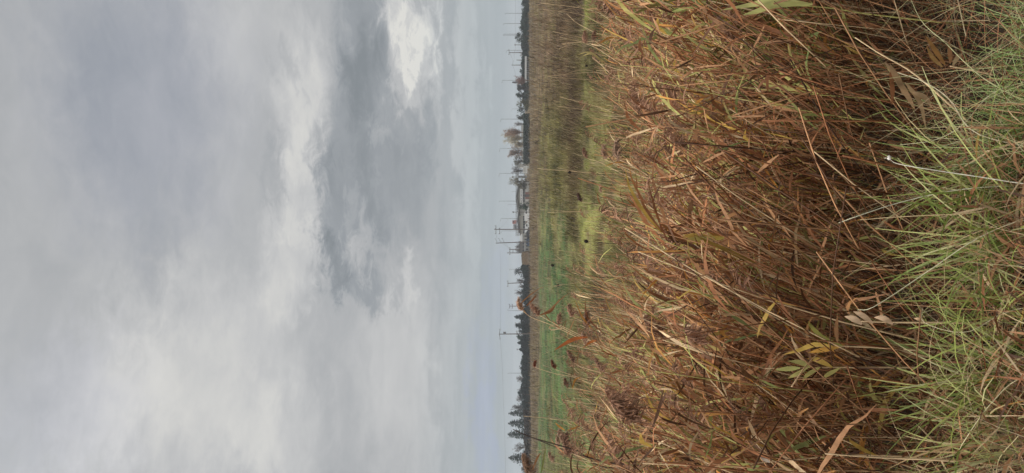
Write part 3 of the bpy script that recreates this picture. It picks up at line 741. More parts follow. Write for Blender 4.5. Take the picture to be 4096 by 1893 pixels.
seed_head('tiny black seed head over the chartreuse strip at right', [(2430, 250), (2380, 260), (2346, 264)], 9, 0.014)

# ------------------------------------------------------------------ grass on the bank
def blades(g, B, h, az, th0, droop, hw, col, rg, S=6):
    Pl, D = ribbons_from(B, az, th0, droop, h, S, rg)
    side = np.cross(D, np.array([0, 0, 1.0])) + 1e-6
    W = unit(side)
    tw = rg.normal(0, 0.5, len(B))[:, None, None]
    W = unit(W * np.cos(tw) + np.cross(W, D) * np.sin(tw))
    pr = np.linspace(1, 0.05, S) ** 0.6
    strips(g, Pl, W, pr[None] * hw[:, None], col)

GR = np.array([(0.19, 0.245, 0.058), (0.30, 0.335, 0.085), (0.42, 0.43, 0.155), (0.44, 0.42, 0.20), (0.50, 0.40, 0.20), (0.46, 0.31, 0.15)])
def bank_grass():
    rg = np.random.default_rng(9)
    g = Geo()
    # tufts
    n = 62
    Y = rg.uniform(1.35, 3.15, n); X = rg.uniform(-1, 1, n) * (0.36 * Y + 0.35)
    edge = np.interp(X, [-1.2, -0.2, 0.2, 0.3, 1.2], [2.65, 2.65, 2.5, 2.22, 2.22])
    k = (Y < edge - 0.12 * rg.random(n)) & ((X > 0.2) | (fbm(X * 2.0 + 9, Y * 2 + 4) > 0.51)); X, Y = X[k], Y[k]; n = len(X)
    cnt = rg.integers(8, 20, n); own = np.repeat(np.arange(n), cnt); K = len(own)
    bx = X[own] + rg.normal(0, 0.035, K); by = Y[own] + rg.normal(0, 0.035, K)
    B = np.stack([bx, by, gz(bx, by) - 0.01], -1)
    fine = (X[own] > 0.22)
    thin = np.clip(1.15 - 0.35 * sm(Y[own], 2.2, 3.1), 0.5, 1.2)
    h = rg.uniform(0.10, 0.34, K) * thin * np.where(fine, 0.75, 1.0)
    hw = np.where(fine, rg.uniform(0.0011, 0.0022, K), rg.uniform(0.0017, 0.0054, K))
    pt = rg.random(n)[own]
    ci = np.clip((pt * 3.4 + rg.normal(1.1, 1.4, K)).astype(int), 0, 5)
    col = GR[ci] * rg.uniform(0.75, 1.2, (K, 1))
    col = np.where(fine[:, None], GR[np.clip(rg.normal(1.7, 0.8, K), 0, 4).astype(int)] * np.array([0.92, 1.10, 1.25]) * rg.uniform(0.8, 1.2, (K, 1)), col)
    blades(g, B, h, rg.uniform(-math.pi, math.pi, K), rg.uniform(0.75, 1.5, K), rg.uniform(0.2, 1.9, K), hw, col, rg)
    # dead thatch between
    K = 5200
    by = rg.uniform(1.4, 3.3, K); bx = rg.uniform(-1, 1, K) * (0.36 * by + 0.3)
    B = np.stack([bx, by, gz(bx, by) + rg.uniform(0, 0.12, K)], -1)
    blades(g, B, rg.uniform(0.12, 0.4, K), rg.uniform(-math.pi, math.pi, K), rg.uniform(-0.1, 1.0, K), rg.uniform(-0.2, 1.0, K),
           rg.uniform(0.0008, 0.0022, K), np.array([STRAW, RUST, DARK, TAN, GR[3]])[rg.choice(5, K, p=[.15, .3, .25, .2, .1])] * rg.uniform(0.5, 1.0, (K, 1)), rg)
    # withered reed leaves dropped into the grass
    K = 3600
    by = rg.uniform(1.7, 3.2, K); bx = rg.uniform(-1, 1, K) * (0.36 * by + 0.2); kk = bx < 0.34; bx, by = bx[kk], by[kk]; K = len(bx)
    Pl, D = ribbons_from(np.stack([bx, by, gz(bx, by) + rg.uniform(0.01, 0.2, K)], -1), rg.uniform(-math.pi, math.pi, K), rg.uniform(-0.6, 1.2, K), rg.uniform(-0.2, 1.0, K), rg.uniform(0.06, 0.2, K), 5, rg)
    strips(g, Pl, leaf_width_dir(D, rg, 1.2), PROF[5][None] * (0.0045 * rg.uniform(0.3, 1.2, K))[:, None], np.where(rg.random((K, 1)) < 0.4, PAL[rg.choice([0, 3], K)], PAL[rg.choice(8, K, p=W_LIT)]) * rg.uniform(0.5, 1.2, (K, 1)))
    # long thin straw and pale green culms leaning over one another
    K = 520
    by = rg.uniform(1.5, 3.0, K); bx = rg.uniform(-1, 1, K) * (0.36 * by + 0.25)
    B = np.stack([bx, by, gz(bx, by)], -1)
    blades(g, B, rg.uniform(0.3, 0.72, K), rg.uniform(-math.pi, math.pi, K), rg.uniform(0.8, 1.45, K), rg.uniform(0.1, 1.3, K),
           rg.uniform(0.0009, 0.0016, K), np.array([STRAW, PALE, GR[2], GR[3], TAN])[rg.choice(5, K)] * rg.uniform(0.7, 1.15, (K, 1)), rg, 9)
    tag(g.build('grass', M_grass), kind='stuff')
bank_grass()

TUFTS = [  # frame point of the tuft's base, depth, fan direction, label
 (4190, 960, 2.35, 34, 0.52, 'large tuft of broad bright green grass blades in the middle of the bank edge'),
 (4170, 1080, 2.45, 26, 0.46, 'tuft of green blades with pale folded tips beside the large central tuft'),
 (4150, 1490, 2.40, 36, 0.50, 'dense tuft of green and silvery blades below the bed, left of centre'),
 (4200, 1260, 2.30, 20, 0.42, 'dark green grass tuft under crossing pale stalks'),
 (4150, 720, 2.45, 34, 0.52, 'tuft of grey-green bent blades right of the large central tuft'),
 (4120, 1590, 2.5, 26, 0.5, 'sparse tuft of yellowing green blades toward the left end of the bank'),
 (4180, 420, 2.2, 60, 0.30, 'thick clump of fine grey-green grass at the right end of the bank'),
 (4200, 120, 2.2, 60, 0.28, 'thick clump of fine green grass in the right corner of the bank'),
 (4150, 560, 2.3, 40, 0.36, 'clump of fine grass leaning toward the white snail shell'),
 (4170, 1760, 2.35, 28, 0.45, 'thin straw-mixed grass tuft at the left corner of the bank'),
]
def tufts():
    for i, (px, py, Y, n, hh, lab) in enumerate(TUFTS):
        rg = np.random.default_rng(100 + i)
        p = P(px, py, Y); b = np.array([p[0], Y, float(gz(p[0], Y)) - 0.01])
        fine = 'fine' in lab; n = int(n * (3 if fine else 1.7))
        B = np.stack([rg.normal(0, 0.05, n), rg.normal(0, 0.04, n), np.zeros(n)], -1)
        h = hh * rg.uniform(0.55, 1.1, n)
        hw = rg.uniform(0.0012, 0.002, n) if fine else rg.uniform(0.0024, 0.0062, n)
        col = GR[np.clip(rg.normal(1.7, 1.2, n), 0, 5).astype(int)] * rg.uniform(0.8, 1.2, (n, 1))
        if fine: col *= np.array([0.92, 1.10, 1.25])
        if 'straw' in lab: col = GR[rg.integers(2, 6, n)]
        g = Geo(); blades(g, B, h, rg.uniform(-math.pi, math.pi, n), rg.uniform(0.9, 1.5, n), rg.uniform(0.2, 1.7, n), hw, col, rg, 8)
        o = g.build('grass_tuft', M_grass, None, True, tuple(b)); tag(o, lab, 'grass tuft', 'grass tufts on the bank')
tufts()

STALKS = [  # long pale bent grass stalks (frame path root -> tip), depth, colour
 ('pale bent grass stalk arching down from the right edge past the fine grass', [(4150, 420), (3960, 330), (3860, 250), (3780, 170), (3690, 90), (3640, -10)], 2.2, (0.40, 0.38, 0.20)),
 ('long white stalk running under the white snail shell', [(4150, 740), (3900, 705), (3700, 675), (3590, 655), (3562, 640)], 2.15, (0.62, 0.58, 0.46)),
 ('long pale stalk crossing over the bunched limp leaves', [(4150, 590), (3900, 530), (3800, 400), (3700, 330), (3590, 290)], 2.2, (0.55, 0.48, 0.32)),
 ('straight straw-coloured stalk sloping above the large central tuft', [(4150, 800), (3900, 850), (3700, 862), (3560, 870), (3440, 880)], 2.25, (0.48, 0.36, 0.2)),
 ('white-green stalk slanting to the dark gap at the centre of the bank', [(4100, 740), (3830, 760), (3600, 810), (3430, 865), (3355, 892)], 2.3, (0.50, 0.48, 0.34)),
 ('green jointed stalk leaning through the middle below the large tuft', [(4100, 980), (3900, 1030), (3720, 1075), (3550, 1110), (3442, 1142)], 2.3, (0.24, 0.27, 0.08)),
 ('pale stalk rising steeply from the middle grass to the dark litter', [(4100, 880), (3900, 960), (3720, 1080), (3500, 1225), (3430, 1240)], 2.2, (0.50, 0.46, 0.30)),
 ('bent straw stalk crossing the left tufts to a kinked tip', [(4096, 1510), (3960, 1620), (3860, 1760), (3838, 1800)], 2.2, (0.55, 0.48, 0.28)),
 ('long straw stalk from the left corner crossing the kinked one', [(4150, 1740), (4000, 1710), (3900, 1690), (3800, 1700), (3750, 1705)], 2.3, (0.42, 0.36, 0.2)),
 ('yellow-green stalk hanging over the left part of the bed', [(3800, 1755), (3650, 1765), (3480, 1780), (3300, 1800)], 2.8, (0.28, 0.27, 0.07)),
 ('pale stalk with a sharp kink over the left dense tuft', [(4120, 1230), (4000, 1260), (3860, 1330), (3700, 1292), (3690, 1230)], 2.2, (0.48, 0.42, 0.26)),
 ('thin wavy pale stalk crossing the right fine clump', [(4100, 330), (3960, 380), (3850, 500), (3740, 560), (3600, 580)], 2.25, (0.46, 0.42, 0.26)),
 ('thin green stalk rising straight past the orange-tinted leaf spray', [(4080, 560), (3920, 430), (3870, 260), (3830, 130)], 2.4, (0.25, 0.28, 0.11)),
 ('straw stalk fanning out of the left corner toward the kinked stalk', [(4150, 1680), (4060, 1760), (4000, 1830), (3985, 1893)], 2.15, (0.5, 0.42, 0.22)),
]
for lab, path, Y, col in STALKS:
    pts = np.array([P(x, y, Y + 0.05 * i) for i, (x, y) in enumerate(path)])
    b = pts[0].copy(); gr = float(gz(b[0], b[1]))
    if b[2] > gr + 0.03: pts = np.vstack([[b[0], b[1] - 0.05, gr - 0.02], pts]); b = pts[0].copy()
    cl = smooth_path(pts - b, 22)
    g = Geo(); tubes(g, cl[None], np.linspace(1, 0.55, 22)[None] * 0.0019, np.array(col), 4)
    o = g.build('grass_stalk', M_stem, None, True, tuple(b)); tag(o, lab, 'grass stalk')

# snail shell on the white stalk
def snail():
    c = P(3557, 632, 2.26)
    o = empty('snail', c, 'small white round snail shell sitting on a pale grass stalk', 'snail')
    g = Geo(); S = 40; n = 10
    s = np.linspace(0, 1, S); a = s * 2.6 * 2 * math.pi
    R = 0.0042 * np.exp(-1.5 * s); tube = 0.0040 * np.exp(-1.35 * s)
    Pc = np.stack([R * np.cos(a), R * np.sin(a), 0.0035 * s - 0.001], -1)
    tubes(g, Pc[None, :, [0, 2, 1]], tube[None], np.array([0.72, 0.66, 0.58]), n)
    lathe(g, [(0.0001, -0.0045), (0.004, -0.004), (0.0068, -0.001), (0.0066, 0.0015), (0.004, 0.004), (0.0001, 0.005)], (0, 0, 0), 14, np.array([0.74, 0.68, 0.6]), 'y')
    g.build('shell', mat_plant('snail_shell', 0.05, 0.08, 300, 0.12, (1, 1, 1)), o)
    g = Geo(); lathe(g, [(0.0001, 0), (0.0022, 0.001), (0.0026, 0.006), (0.0014, 0.010), (0.0001, 0.0115)], (0, 0, 0.004), 10, np.array([0.42, 0.36, 0.26]))
    g.build('body', M_stem, o)
snail()

# ------------------------------------------------------------------ field plants (uncountable)
def field_plants():
    rg = np.random.default_rng(33)
    g = Geo()
    K = 90000
    px = np.concatenate([rg.uniform(2112, 2330, int(K * .55)), rg.uniform(2290, 2560, K - int(K * .55))])
    Y = F * H / (px - HX); q = rg.uniform(-350, 2250, K); X = (CY - q) / F * Y
    col = fieldcol(X, Y) * rg.uniform(0.45, 1.6, (K, 1))
    straw = rg.random(K) < 0.12
    col = np.where(straw[:, None], STRAW * rg.uniform(0.5, 0.9, (K, 1)), col)
    brownish = col[:, 0] > col[:, 1] * 1.12
    h = np.where(brownish, rg.uniform(0.25, 0.75, K), rg.uniform(0.06, 0.22, K)) * np.where(Y < 36, 0.75, 1.0)
    h = np.where(Y > 125, rg.uniform(0.7, 1.5, K), h)
    B = np.stack([X, Y, gz(X, Y) - 0.02], -1)
    hw = np.maximum(0.0016, Y * 0.00017) * rg.uniform(0.6, 1.5, K) * np.where(rg.random(K) < 0.18, 2.4, 1.0)
    blades(g, B, h, rg.normal(0.0, 1.3, K), rg.uniform(0.95, 1.5, K), rg.uniform(0.1, 1.2, K), hw, col, rg, 4)
    tag(g.build('marsh_grass', M_field), kind='stuff')
field_plants()

# dark reed plumes on stalks out in the marsh: countable clumps at the right
def marsh_clumps():
    rg = np.random.default_rng(44)
    pr = []
    for v in range(5):
        n = 6; parts = []
        B = np.stack([rg.normal(0, 0.25, n), rg.normal(0, 0.2, n), np.zeros(n)], -1)
        h = rg.uniform(1.0, 1.7, n)
        ln = np.stack([rg.normal(0.22, 0.14, n), rg.normal(0, 0.1, n)], -1)
        t6 = np.tile(np.linspace(0, 1, 5), (n, 1)); Pc = stem_point(B, h, ln, np.full(n, .5), t6)
        for k in range(n):
            g = Geo(); tubes(g, Pc[k:k + 1], np.full((1, 5), 0.012), BROWN * rg.uniform(0.5, 0.9, (1, 1)), 3)
            pg = Geo(); plumes(pg, Pc[k:k + 1, -1], unit(Pc[k:k + 1, -1] - Pc[k:k + 1, -2]), rg.uniform(0.28, 0.44, 1), rg, 24, None, (0.15, 0.092, 0.07))
            parts.append((g, pg))
        pr.append(parts)
    spots = [(2133, 80), (2136, 92), (2124, 122), (2128, 166), (2132, 176), (2134, 186), (2133, 238), (2138, 250), (2122, 62), (2148, 66),
             (2127, 402), (2122, 518), (2131, 530), (2135, 570), (2126, 586), (2120, 632), (2132, 668), (2138, 690), (2136, 706), (2145, 742), (2128, 655), (2124, 610)]
    made = {}
    for i, (px, py) in enumerate(spots):
        v = i % 5; Y = 62 + 38 * rg.random()
        p = P(px, py, Y)
        loc = (p[0] - 0.4, Y, float(gz(p[0], Y)) - 0.02)
        top = H - (px - HX) / F * Y
        if v not in made:
            o = empty('reed_clump', loc, 'dark tufted reed clump rising from the far brown marsh', 'reed clump', 'dark reed clumps in the marsh')
            for g, pg in pr[v]: g.build('stem', M_stem, o); pg.build('plume', M_plume, o)
            made[v] = o
        else:
            o = copy_tree(made[v])
        o.location = loc; s = top / 1.6 * rg.uniform(0.9, 1.05); o.scale = (s, s, s)
marsh_clumps()

# ------------------------------------------------------------------ far trees
def tree_trunk(h, r, rg, col):
    g = Geo(); s = np.linspace(0, 1, 6)
    Pc = np.stack([rg.normal(0, 0.04, 6).cumsum() * h * 0.15, rg.normal(0, 0.04, 6).cumsum() * h * 0.15, s * h], -1); Pc[0, :2] = 0
    tubes(g, Pc[None], (np.linspace(1, 0.25, 6) * r)[None], np.array(col), 6)
    return g, Pc

def quads_at(g, c, size, col, rg, flat=0.0):
    K = len(c)
    a = unit(rg.normal(0, 1, (K, 3)) * np.array([1, 1, 1 - flat * 0.6])); b = unit(np.cross(a, rg.normal(0, 1, (K, 3))))
    a = a * size[:, None]; b = b * (size * rg.uniform(0.5, 1.0, K))[:, None]
    V = np.stack([c - a, c - b * 0.8, c + a, c + b], 1)
    idx = np.arange(K * 4).reshape(K, 4)
    g.add(V, idx, None, np.repeat(col[:, None], 4, 1))

def tree_round(h, w, rg, col, dens=1.0, low=0.12, twiggy=0.0):
    tg, tp = tree_trunk(h * 0.8, 0.02 * h + 0.05, rg, (0.07, 0.055, 0.045))
    g = Geo(); nb = int(16 * dens) + 6
    th = rg.uniform(0, 2 * math.pi, nb); zz = rg.uniform(low, 0.96, nb)
    prof = np.sqrt(np.clip(1 - ((zz - 0.45) / 0.56) ** 2, 0.03, 1))
    rr = w / 2 * prof * rg.uniform(0.25, 1.0, nb)
    cen = np.stack([rr * np.cos(th), rr * np.sin(th), zz * h], -1)
    # limbs to each clump
    st = np.stack([np.zeros(nb), np.zeros(nb), np.clip(zz * 0.6, 0.1, .7) * h], -1)
    s = np.linspace(0, 1, 4)[None, :, None]
    L = st[:, None] * (1 - s) + cen[:, None] * s; L[..., 2] += 0.03 * h * np.sin(s[..., 0] * math.pi)
    tubes(g, L, np.linspace(1, .3, 4)[None] * np.full((nb, 1), 0.008 * h + 0.02), np.array((0.07, 0.055, 0.045)), 4)
    per = 46; own = np.repeat(np.arange(nb), per); K = len(own)
    cr = (0.17 * w + 0.07 * h) * rg.uniform(0.6, 1.15, nb)
    c = cen[own] + unit(rg.normal(0, 1, (K, 3))) * (cr[own] * rg.random(K) ** 0.5)[:, None] * np.array([1, 1, 0.8])
    c[:, 2] = np.clip(c[:, 2], 0.02 * h, None)
    cc = np.array(col)[None] * rg.uniform(0.65, 1.4, (nb, 1))[own] * rg.uniform(0.75, 1.3, (K, 1))
    quads_at(g, c, rg.uniform(0.10, 0.24, K) * (0.6 + 0.06 * h), cc, rg)
    return tg, g

def tree_bare(h, w, rg, col, leafy=0.0, leafcol=None):
    tg, tp = tree_trunk(h * 0.55, 0.018 * h + 0.04, rg, np.array(col) * 0.7)
    g = Geo(); nb = 26
    t = rg.uniform(0.15, 0.55, nb); az = rg.uniform(0, 2 * math.pi, nb)
    st = np.stack([np.zeros(nb), np.zeros(nb), t * h], -1)
    ln = h * rg.uniform(0.28, 0.5, nb)
    Pl, D = ribbons_from(st, az, rg.uniform(0.75, 1.35, nb), rg.uniform(-0.3, 0.5, nb), ln, 6, rg)
    k = (w / 2) / max(1e-3, np.abs(Pl[..., :2]).max()); Pl[..., :2] *= k
    Pl[..., 2] *= h / Pl[..., 2].max()
    tubes(g, Pl, np.linspace(1, 0.3, 6)[None] * np.full((nb, 1), 0.006 * h + 0.01), np.array(col), 4)
    per = 16; own = np.repeat(np.arange(nb), per); K = len(own)
    i = rg.integers(2, 6, K); s0 = Pl[own, i]
    Pt, Dt = ribbons_from(s0, rg.uniform(0, 2 * math.pi, K), rg.uniform(0.1, 1.3, K), rg.uniform(-0.3, 0.6, K), h * rg.uniform(0.06, 0.16, K), 3, rg)
    W = leaf_width_dir(Dt, rg, 2)
    strips(g, Pt, W, np.array([1, .8, .4])[None] * np.full((K, 1), 0.03 + 0.003 * h), np.array(col) * rg.uniform(0.8, 1.5, (K, 1)))
    if leafy:
        K2 = int(1000 * leafy); own = rg.integers(0, len(Pt), K2)
        c = Pt[own, 1] + rg.normal(0, 0.035 * h, (K2, 3))
        quads_at(g, c, rg.uniform(0.09, 0.2, K2) * (0.6 + 0.06 * h), np.array(leafcol) * rg.uniform(0.6, 1.5, (K2, 1)), rg)
    return tg, g

def tree_spruce(h, w, rg, col):
    tg, tp = tree_trunk(h * 0.97, 0.016 * h + 0.04, rg, (0.06, 0.05, 0.04)); tp[:, :2] = 0
    g = Geo(); lv = 17
    for i in range(lv):
        z = h * (0.06 + 0.92 * i / (lv - 1)); r = w / 2 * (1 - i / (lv - 1)) ** 0.62 * rg.uniform(0.7, 1.2) + 0.18
        nb = max(4, int(11 - 6 * i / lv)); az = rg.uniform(0, 6.28) + np.arange(nb) * 6.28 / nb + rg.normal(0, 0.2, nb)
        ln = r * rg.uniform(0.7, 1.2, nb)
        Pl, D = ribbons_from(np.tile([[0, 0, z]], (nb, 1)), az, rg.uniform(-0.05, 0.35, nb), rg.uniform(0.1, 0.6, nb), ln, 5, rg)
        tubes(g, Pl, np.full((nb, 5), 0.03), np.array(col) * 0.8, 3)
        per = 20; own = np.repeat(np.arange(nb), per); K = len(own); j = rg.integers(1, 5, K)
        c = Pl[own, j] + rg.normal(0, 1, (K, 3)) * np.array([0.10, 0.10, 0.07]) * (0.4 + 0.35 * r); c[:, 2] -= 0.05 * r
        quads_at(g, c, rg.uniform(0.13, 0.27, K) * (0.55 + 0.045 * h), np.array(col) * rg.uniform(0.6, 1.5, (K, 1)), rg, 0.5)
    return tg, g

EVG = (0.040, 0.058, 0.044); OLV = (0.10, 0.098, 0.052); BRK = (0.155, 0.125, 0.105); DEV = (0.030, 0.044, 0.040); SPR = (0.055, 0.078, 0.062)
GT = 'trees of the distant tree line'
TREES = [  # kind, top px, centre py, width px, depth, colour, label, extra
 ('round', 2086, 12, 34, 290, EVG, 'low dark bush at the extreme right end of the tree line'),
 ('round', 2088, 42, 30, 300, EVG, 'low dark bush right of the first street light'),
 ('round', 2087, 68, 34, 285, EVG, 'flat-topped dark bush just left of the first street light'),
 ('round', 2083, 92, 30, 290, EVG, 'dark bush under the second street light from the right'),
 ('round', 2077, 110, 28, 285, EVG, 'dark bush with a pointed top, right of the pointed dark tree'),
 ('round', 2061, 147, 46, 280, EVG, 'pointed dark evergreen tree standing between the close pair of street lights'),
 ('round', 2090, 176, 26, 300, EVG, 'low bush by the short pole, left of the pointed dark tree'),
 ('round', 2086, 198, 26, 300, EVG, 'small bush below the pole with a wide crossarm, at the right'),
 ('bare', 2080, 216, 22, 300, BRK, 'small bare bush left of the wide-crossarm pole'),
 ('round', 2086, 245, 26, 300, EVG, 'small dark bush between two plain poles'),
 ('round', 2080, 284, 26, 300, EVG, 'dark bush right of the reddish tree'),
 ('bare', 2062, 322, 48, 285, (0.20, 0.115, 0.085), 'reddish-brown leafless tree beneath a street light'),
 ('spruce', 2049, 330, 12, 300, (0.10, 0.085, 0.07), 'thin pointed conifer tip sticking out of the reddish tree'),
 ('round', 2070, 352, 34, 280, (0.055, 0.052, 0.05), 'dark purplish bush left of the reddish tree'),
 ('round', 2066, 380, 36, 275, EVG, 'dark green bush behind the marsh, right of the olive bush'),
 ('round', 2068, 412, 38, 275, (0.10, 0.10, 0.045), 'olive-yellow bush amid the dark green ones'),
 ('round', 2066, 436, 34, 280, EVG, 'dark bush at the foot of the faint short street light'),
 ('round', 2068, 468, 38, 278, (0.05, 0.055, 0.042), 'dark brown-green bush at the foot of the tall street light'),
 ('bare', 2059, 498, 18, 320, (0.25, 0.24, 0.23), 'small pale grey bare tree right of the large autumn trees'),
 ('bare', 2022, 530, 38, 290, (0.24, 0.155, 0.105), 'large reddish-brown autumn tree joined to the big pale one'),
 ('bare', 2013, 552, 52, 295, (0.32, 0.28, 0.20), 'big pale yellowish autumn tree, tallest of the tree line'),
 ('bare', 2046, 578, 32, 300, (0.22, 0.18, 0.14), 'small thin bare tree left of the big pale autumn tree'),
 ('bare', 2034, 612, 48, 295, (0.17, 0.155, 0.145), 'grey bare tree beneath the arm of a street light, left of the autumn trees'),
 ('round', 2044, 645, 42, 285, (0.115, 0.105, 0.075), 'olive-brown half-leafy tree between the grey bare trees'),
 ('bare', 2046, 682, 40, 300, (0.16, 0.145, 0.14), 'rounded grey bare tree right above the white panel'),
 ('round', 2038, 728, 50, 310, (0.15, 0.13, 0.075), 'yellow-olive tree right beside the grey gabled hall'),
 ('round', 2070, 745, 30, 296, (0.10, 0.09, 0.055), 'low brown-green shrub at the right corner of the grey gabled hall'),
 ('round', 2080, 824, 34, 262, (0.032, 0.055, 0.036), 'dark green rounded bush covering the end of the white signboard'),
 ('bare', 2062, 985, 30, 330, (0.16, 0.145, 0.13), 'grey bare tree behind the low white sheds'),
 ('bare', 2064, 1000, 26, 330, (0.14, 0.13, 0.12), 'grey bare tree behind the double pole'),
 ('round', 2075, 1078, 34, 262, EVG, 'low dark evergreen bush right half of the tall leaning evergreen'),
 ('round', 2059, 1092, 44, 270, DEV, 'tall dark evergreen tree with a ragged leaning top, left of the grassy mound'),
 ('bare', 2068, 1122, 30, 285, (0.13, 0.12, 0.11), 'small bare tree right at the foot of a pole with one crossarm'),
 ('bare', 2074, 1145, 24, 285, (0.14, 0.13, 0.12), 'low bare tree left of the one-crossarm pole'),
 ('round', 2085, 1158, 34, 270, DEV, 'low dark bush left of the one-crossarm pole'),
 ('bare', 2061, 1172, 30, 280, (0.10, 0.095, 0.09), 'dark spreading bare tree right of the tallest reed plume'),
 ('round', 2080, 1195, 40, 268, DEV, 'dark bush behind the tallest reed plume'),
 ('round', 2078, 1225, 36, 270, DEV, 'dark bush at the foot of the pole with two crossarms'),
 ('spruce', 2057, 1268, 36, 270, DEV, 'ragged dark conifer left of the pole with two crossarms'),
 ('round', 2063, 1302, 28, 272, DEV, 'block-shaped dark evergreen between the ragged conifer and the tall lone pole'),
 ('round', 2073, 1325, 24, 270, DEV, 'narrow dark tree right beside the tall lone pole'),
 ('round', 2062, 1350, 32, 272, EVG, 'broad dark tree just left of the tall lone pole'),
 ('spruce', 2070, 1372, 30, 270, DEV, 'dark conifer second to the left of the tall lone pole'),
 ('spruce', 2076, 1398, 30, 275, DEV, 'small dark conifer beside two thin masts'),
 ('round', 2088, 1422, 34, 265, DEV, 'low dark bush left of the two thin masts'),
 ('round', 2084, 1448, 34, 265, DEV, 'low dark bush in the middle of the dark hedge-like stretch'),
 ('round', 2080, 1476, 34, 265, DEV, 'dark bush with a pointed tip under the lone thin street light'),
 ('round', 2086, 1500, 30, 265, DEV, 'low dark bush beside the white-roofed hut'),
 ('bare', 2068, 1516, 30, 275, (0.15, 0.135, 0.13), 'rounded grey bare tree behind the white-roofed hut'),
 ('round', 2086, 1532, 34, 260, DEV, 'dark bush below the rounded grey bare tree'),
 ('bare', 2072, 1556, 26, 270, (0.13, 0.12, 0.115), 'thin bare tree with upright twigs, right of the broad near-black tree'),
 ('round', 2074, 1578, 36, 258, DEV, 'broad near-black tree in the dark stretch'),
 ('bare', 2066, 1592, 28, 270, (0.15, 0.135, 0.13), 'grey bare tree rising behind the broad near-black tree'),
 ('round', 2082, 1610, 40, 256, DEV, 'near-black bush right of the twiggy tree by the spruces'),
 ('bare', 2048, 1632, 40, 262, (0.13, 0.125, 0.12), 'twiggy grey tree right next to the row of spruces'),
 ('spruce', 2034, 1654, 40, 256, SPR, 'spruce with thin ragged top, rightmost of the spruces'),
 ('spruce', 2032, 1694, 52, 250, SPR, 'broad spruce second from the right in the spruce row'),
 ('spruce', 2031, 1738, 52, 246, SPR, 'dense well-shaped spruce behind the dark pointed stalk'),
 ('bare', 2054, 1790, 44, 262, (0.17, 0.16, 0.15), 'leafless shrub-like tree between two spruces'),
 ('spruce', 2034, 1832, 56, 248, SPR, 'lone spruce beyond the nearest reed plume, leftmost in view'),
 ('round', 2088, 1880, 40, 255, (0.08, 0.07, 0.055), 'low brown bush at the extreme left end of the tree line'),
]
def plant_trees():
    for i, (kind, tx, py, wpx, Y, col, lab) in enumerate(TREES):
        rg = np.random.default_rng(500 + i)
        p = P(tx, py, Y); w = wpx / F * Y; h = p[2]
        if kind == 'round': tg, g = tree_round(h, w, rg, col)
        elif kind == 'spruce': tg, g = tree_spruce(h, w, rg, col)
        else:
            lf, lc = 0.0, None
            if 'autumn tree' in lab and wpx > 30: lf, lc = 1.1, ((0.50, 0.44, 0.32) if 'pale' in lab and 'joined' not in lab else (0.30, 0.20, 0.135))
            if 'reddish-brown leafless' in lab: lf, lc = 0.8, (0.16, 0.085, 0.065)
            tg, g = tree_bare(h, w, rg, col, lf, lc)
        o = empty('tree' if h > 4 else 'shrub', (p[0], Y, 0.0), lab, 'tree' if h > 4 else 'shrub', GT)
        tg.build('trunk', M_bark, o); g.build('crown', M_crown, o)
plant_trees()

# clipped hedge
def hedge(label, ya, yb, tpx, Y, K, col, rough):
    rg = np.random.default_rng(71 + ya)
    x0, x1 = P(2100, ya, Y)[0], P(2100, yb, Y)[0]; top = P(tpx, 550, Y)[2]
    g = Geo()
    c = np.stack([rg.uniform(0, x1 - x0, K), rg.uniform(-0.7, 0.7, K), rg.random(K) ** 0.7 * top * 0.98], -1)
    c[:, 2] *= 1 + rough * (fbm(c[:, 0] * 0.35, 3 + 0 * c[:, 0]) - 0.5)
    quads_at(g, c, rg.uniform(0.15, 0.32, K), np.array(col) * rg.uniform(0.6, 1.4, (K, 1)), rg)
    tag(g.build('hedge', M_crown, None, True, (x0, Y, 0)), label, 'hedge')
hedge('long clipped dark green hedge below the autumn trees', 655, 455, 2093, 272, 4200, (0.040, 0.060, 0.042), 0.12)
hedge('long ragged near-black hedgerow running under the left half of the tree line', 1660, 1060, 2089, 263, 15000, (0.030, 0.043, 0.038), 1.1)
hedge('ragged low hedgerow under the bushes at the right end of the tree line', 420, -60, 2088, 298, 13000, (0.042, 0.056, 0.044), 1.0)
hedge('brown tangled bank of scrub below the row of spruces', 1960, 1640, 2097, 240, 6500, (0.085, 0.066, 0.050), 0.8)

# ------------------------------------------------------------------ poles, lamps, wires
M_pole = mat_solid('weathered_timber', (0.125, 0.105, 0.088), 0.9, 0.3, 6, 0, (1, 1, 0.2))
M_galv = mat_solid('galvanised_steel', (0.20, 0.21, 0.215), 0.55, 0.15, 4)
M_ins = mat_solid('insulator_ceramic', (0.10, 0.095, 0.09), 0.4, 0.1, 8)
M_wire = mat_solid('wire_metal', (0.16, 0.165, 0.17), 0.6, 0.1, 3)

def tube1(g, a, b, r0, r1=None, n=8):
    a = np.asarray(a, float); b = np.asarray(b, float); r1 = r0 if r1 is None else r1
    tubes(g, np.stack([a, (a + b) / 2, b])[None], np.array([[r0, (r0 + r1) / 2, r1]]), (0.5, 0.5, 0.5), n)

def insulators(root, spots):
    for q in spots:
        g = Geo(); lathe(g, [(0.03, 0), (0.09, 0.04), (0.05, 0.1), (0.10, 0.15), (0.05, 0.22), (0.09, 0.27), (0.02, 0.36)], q, 8); g.build('insulator', M_ins, root)

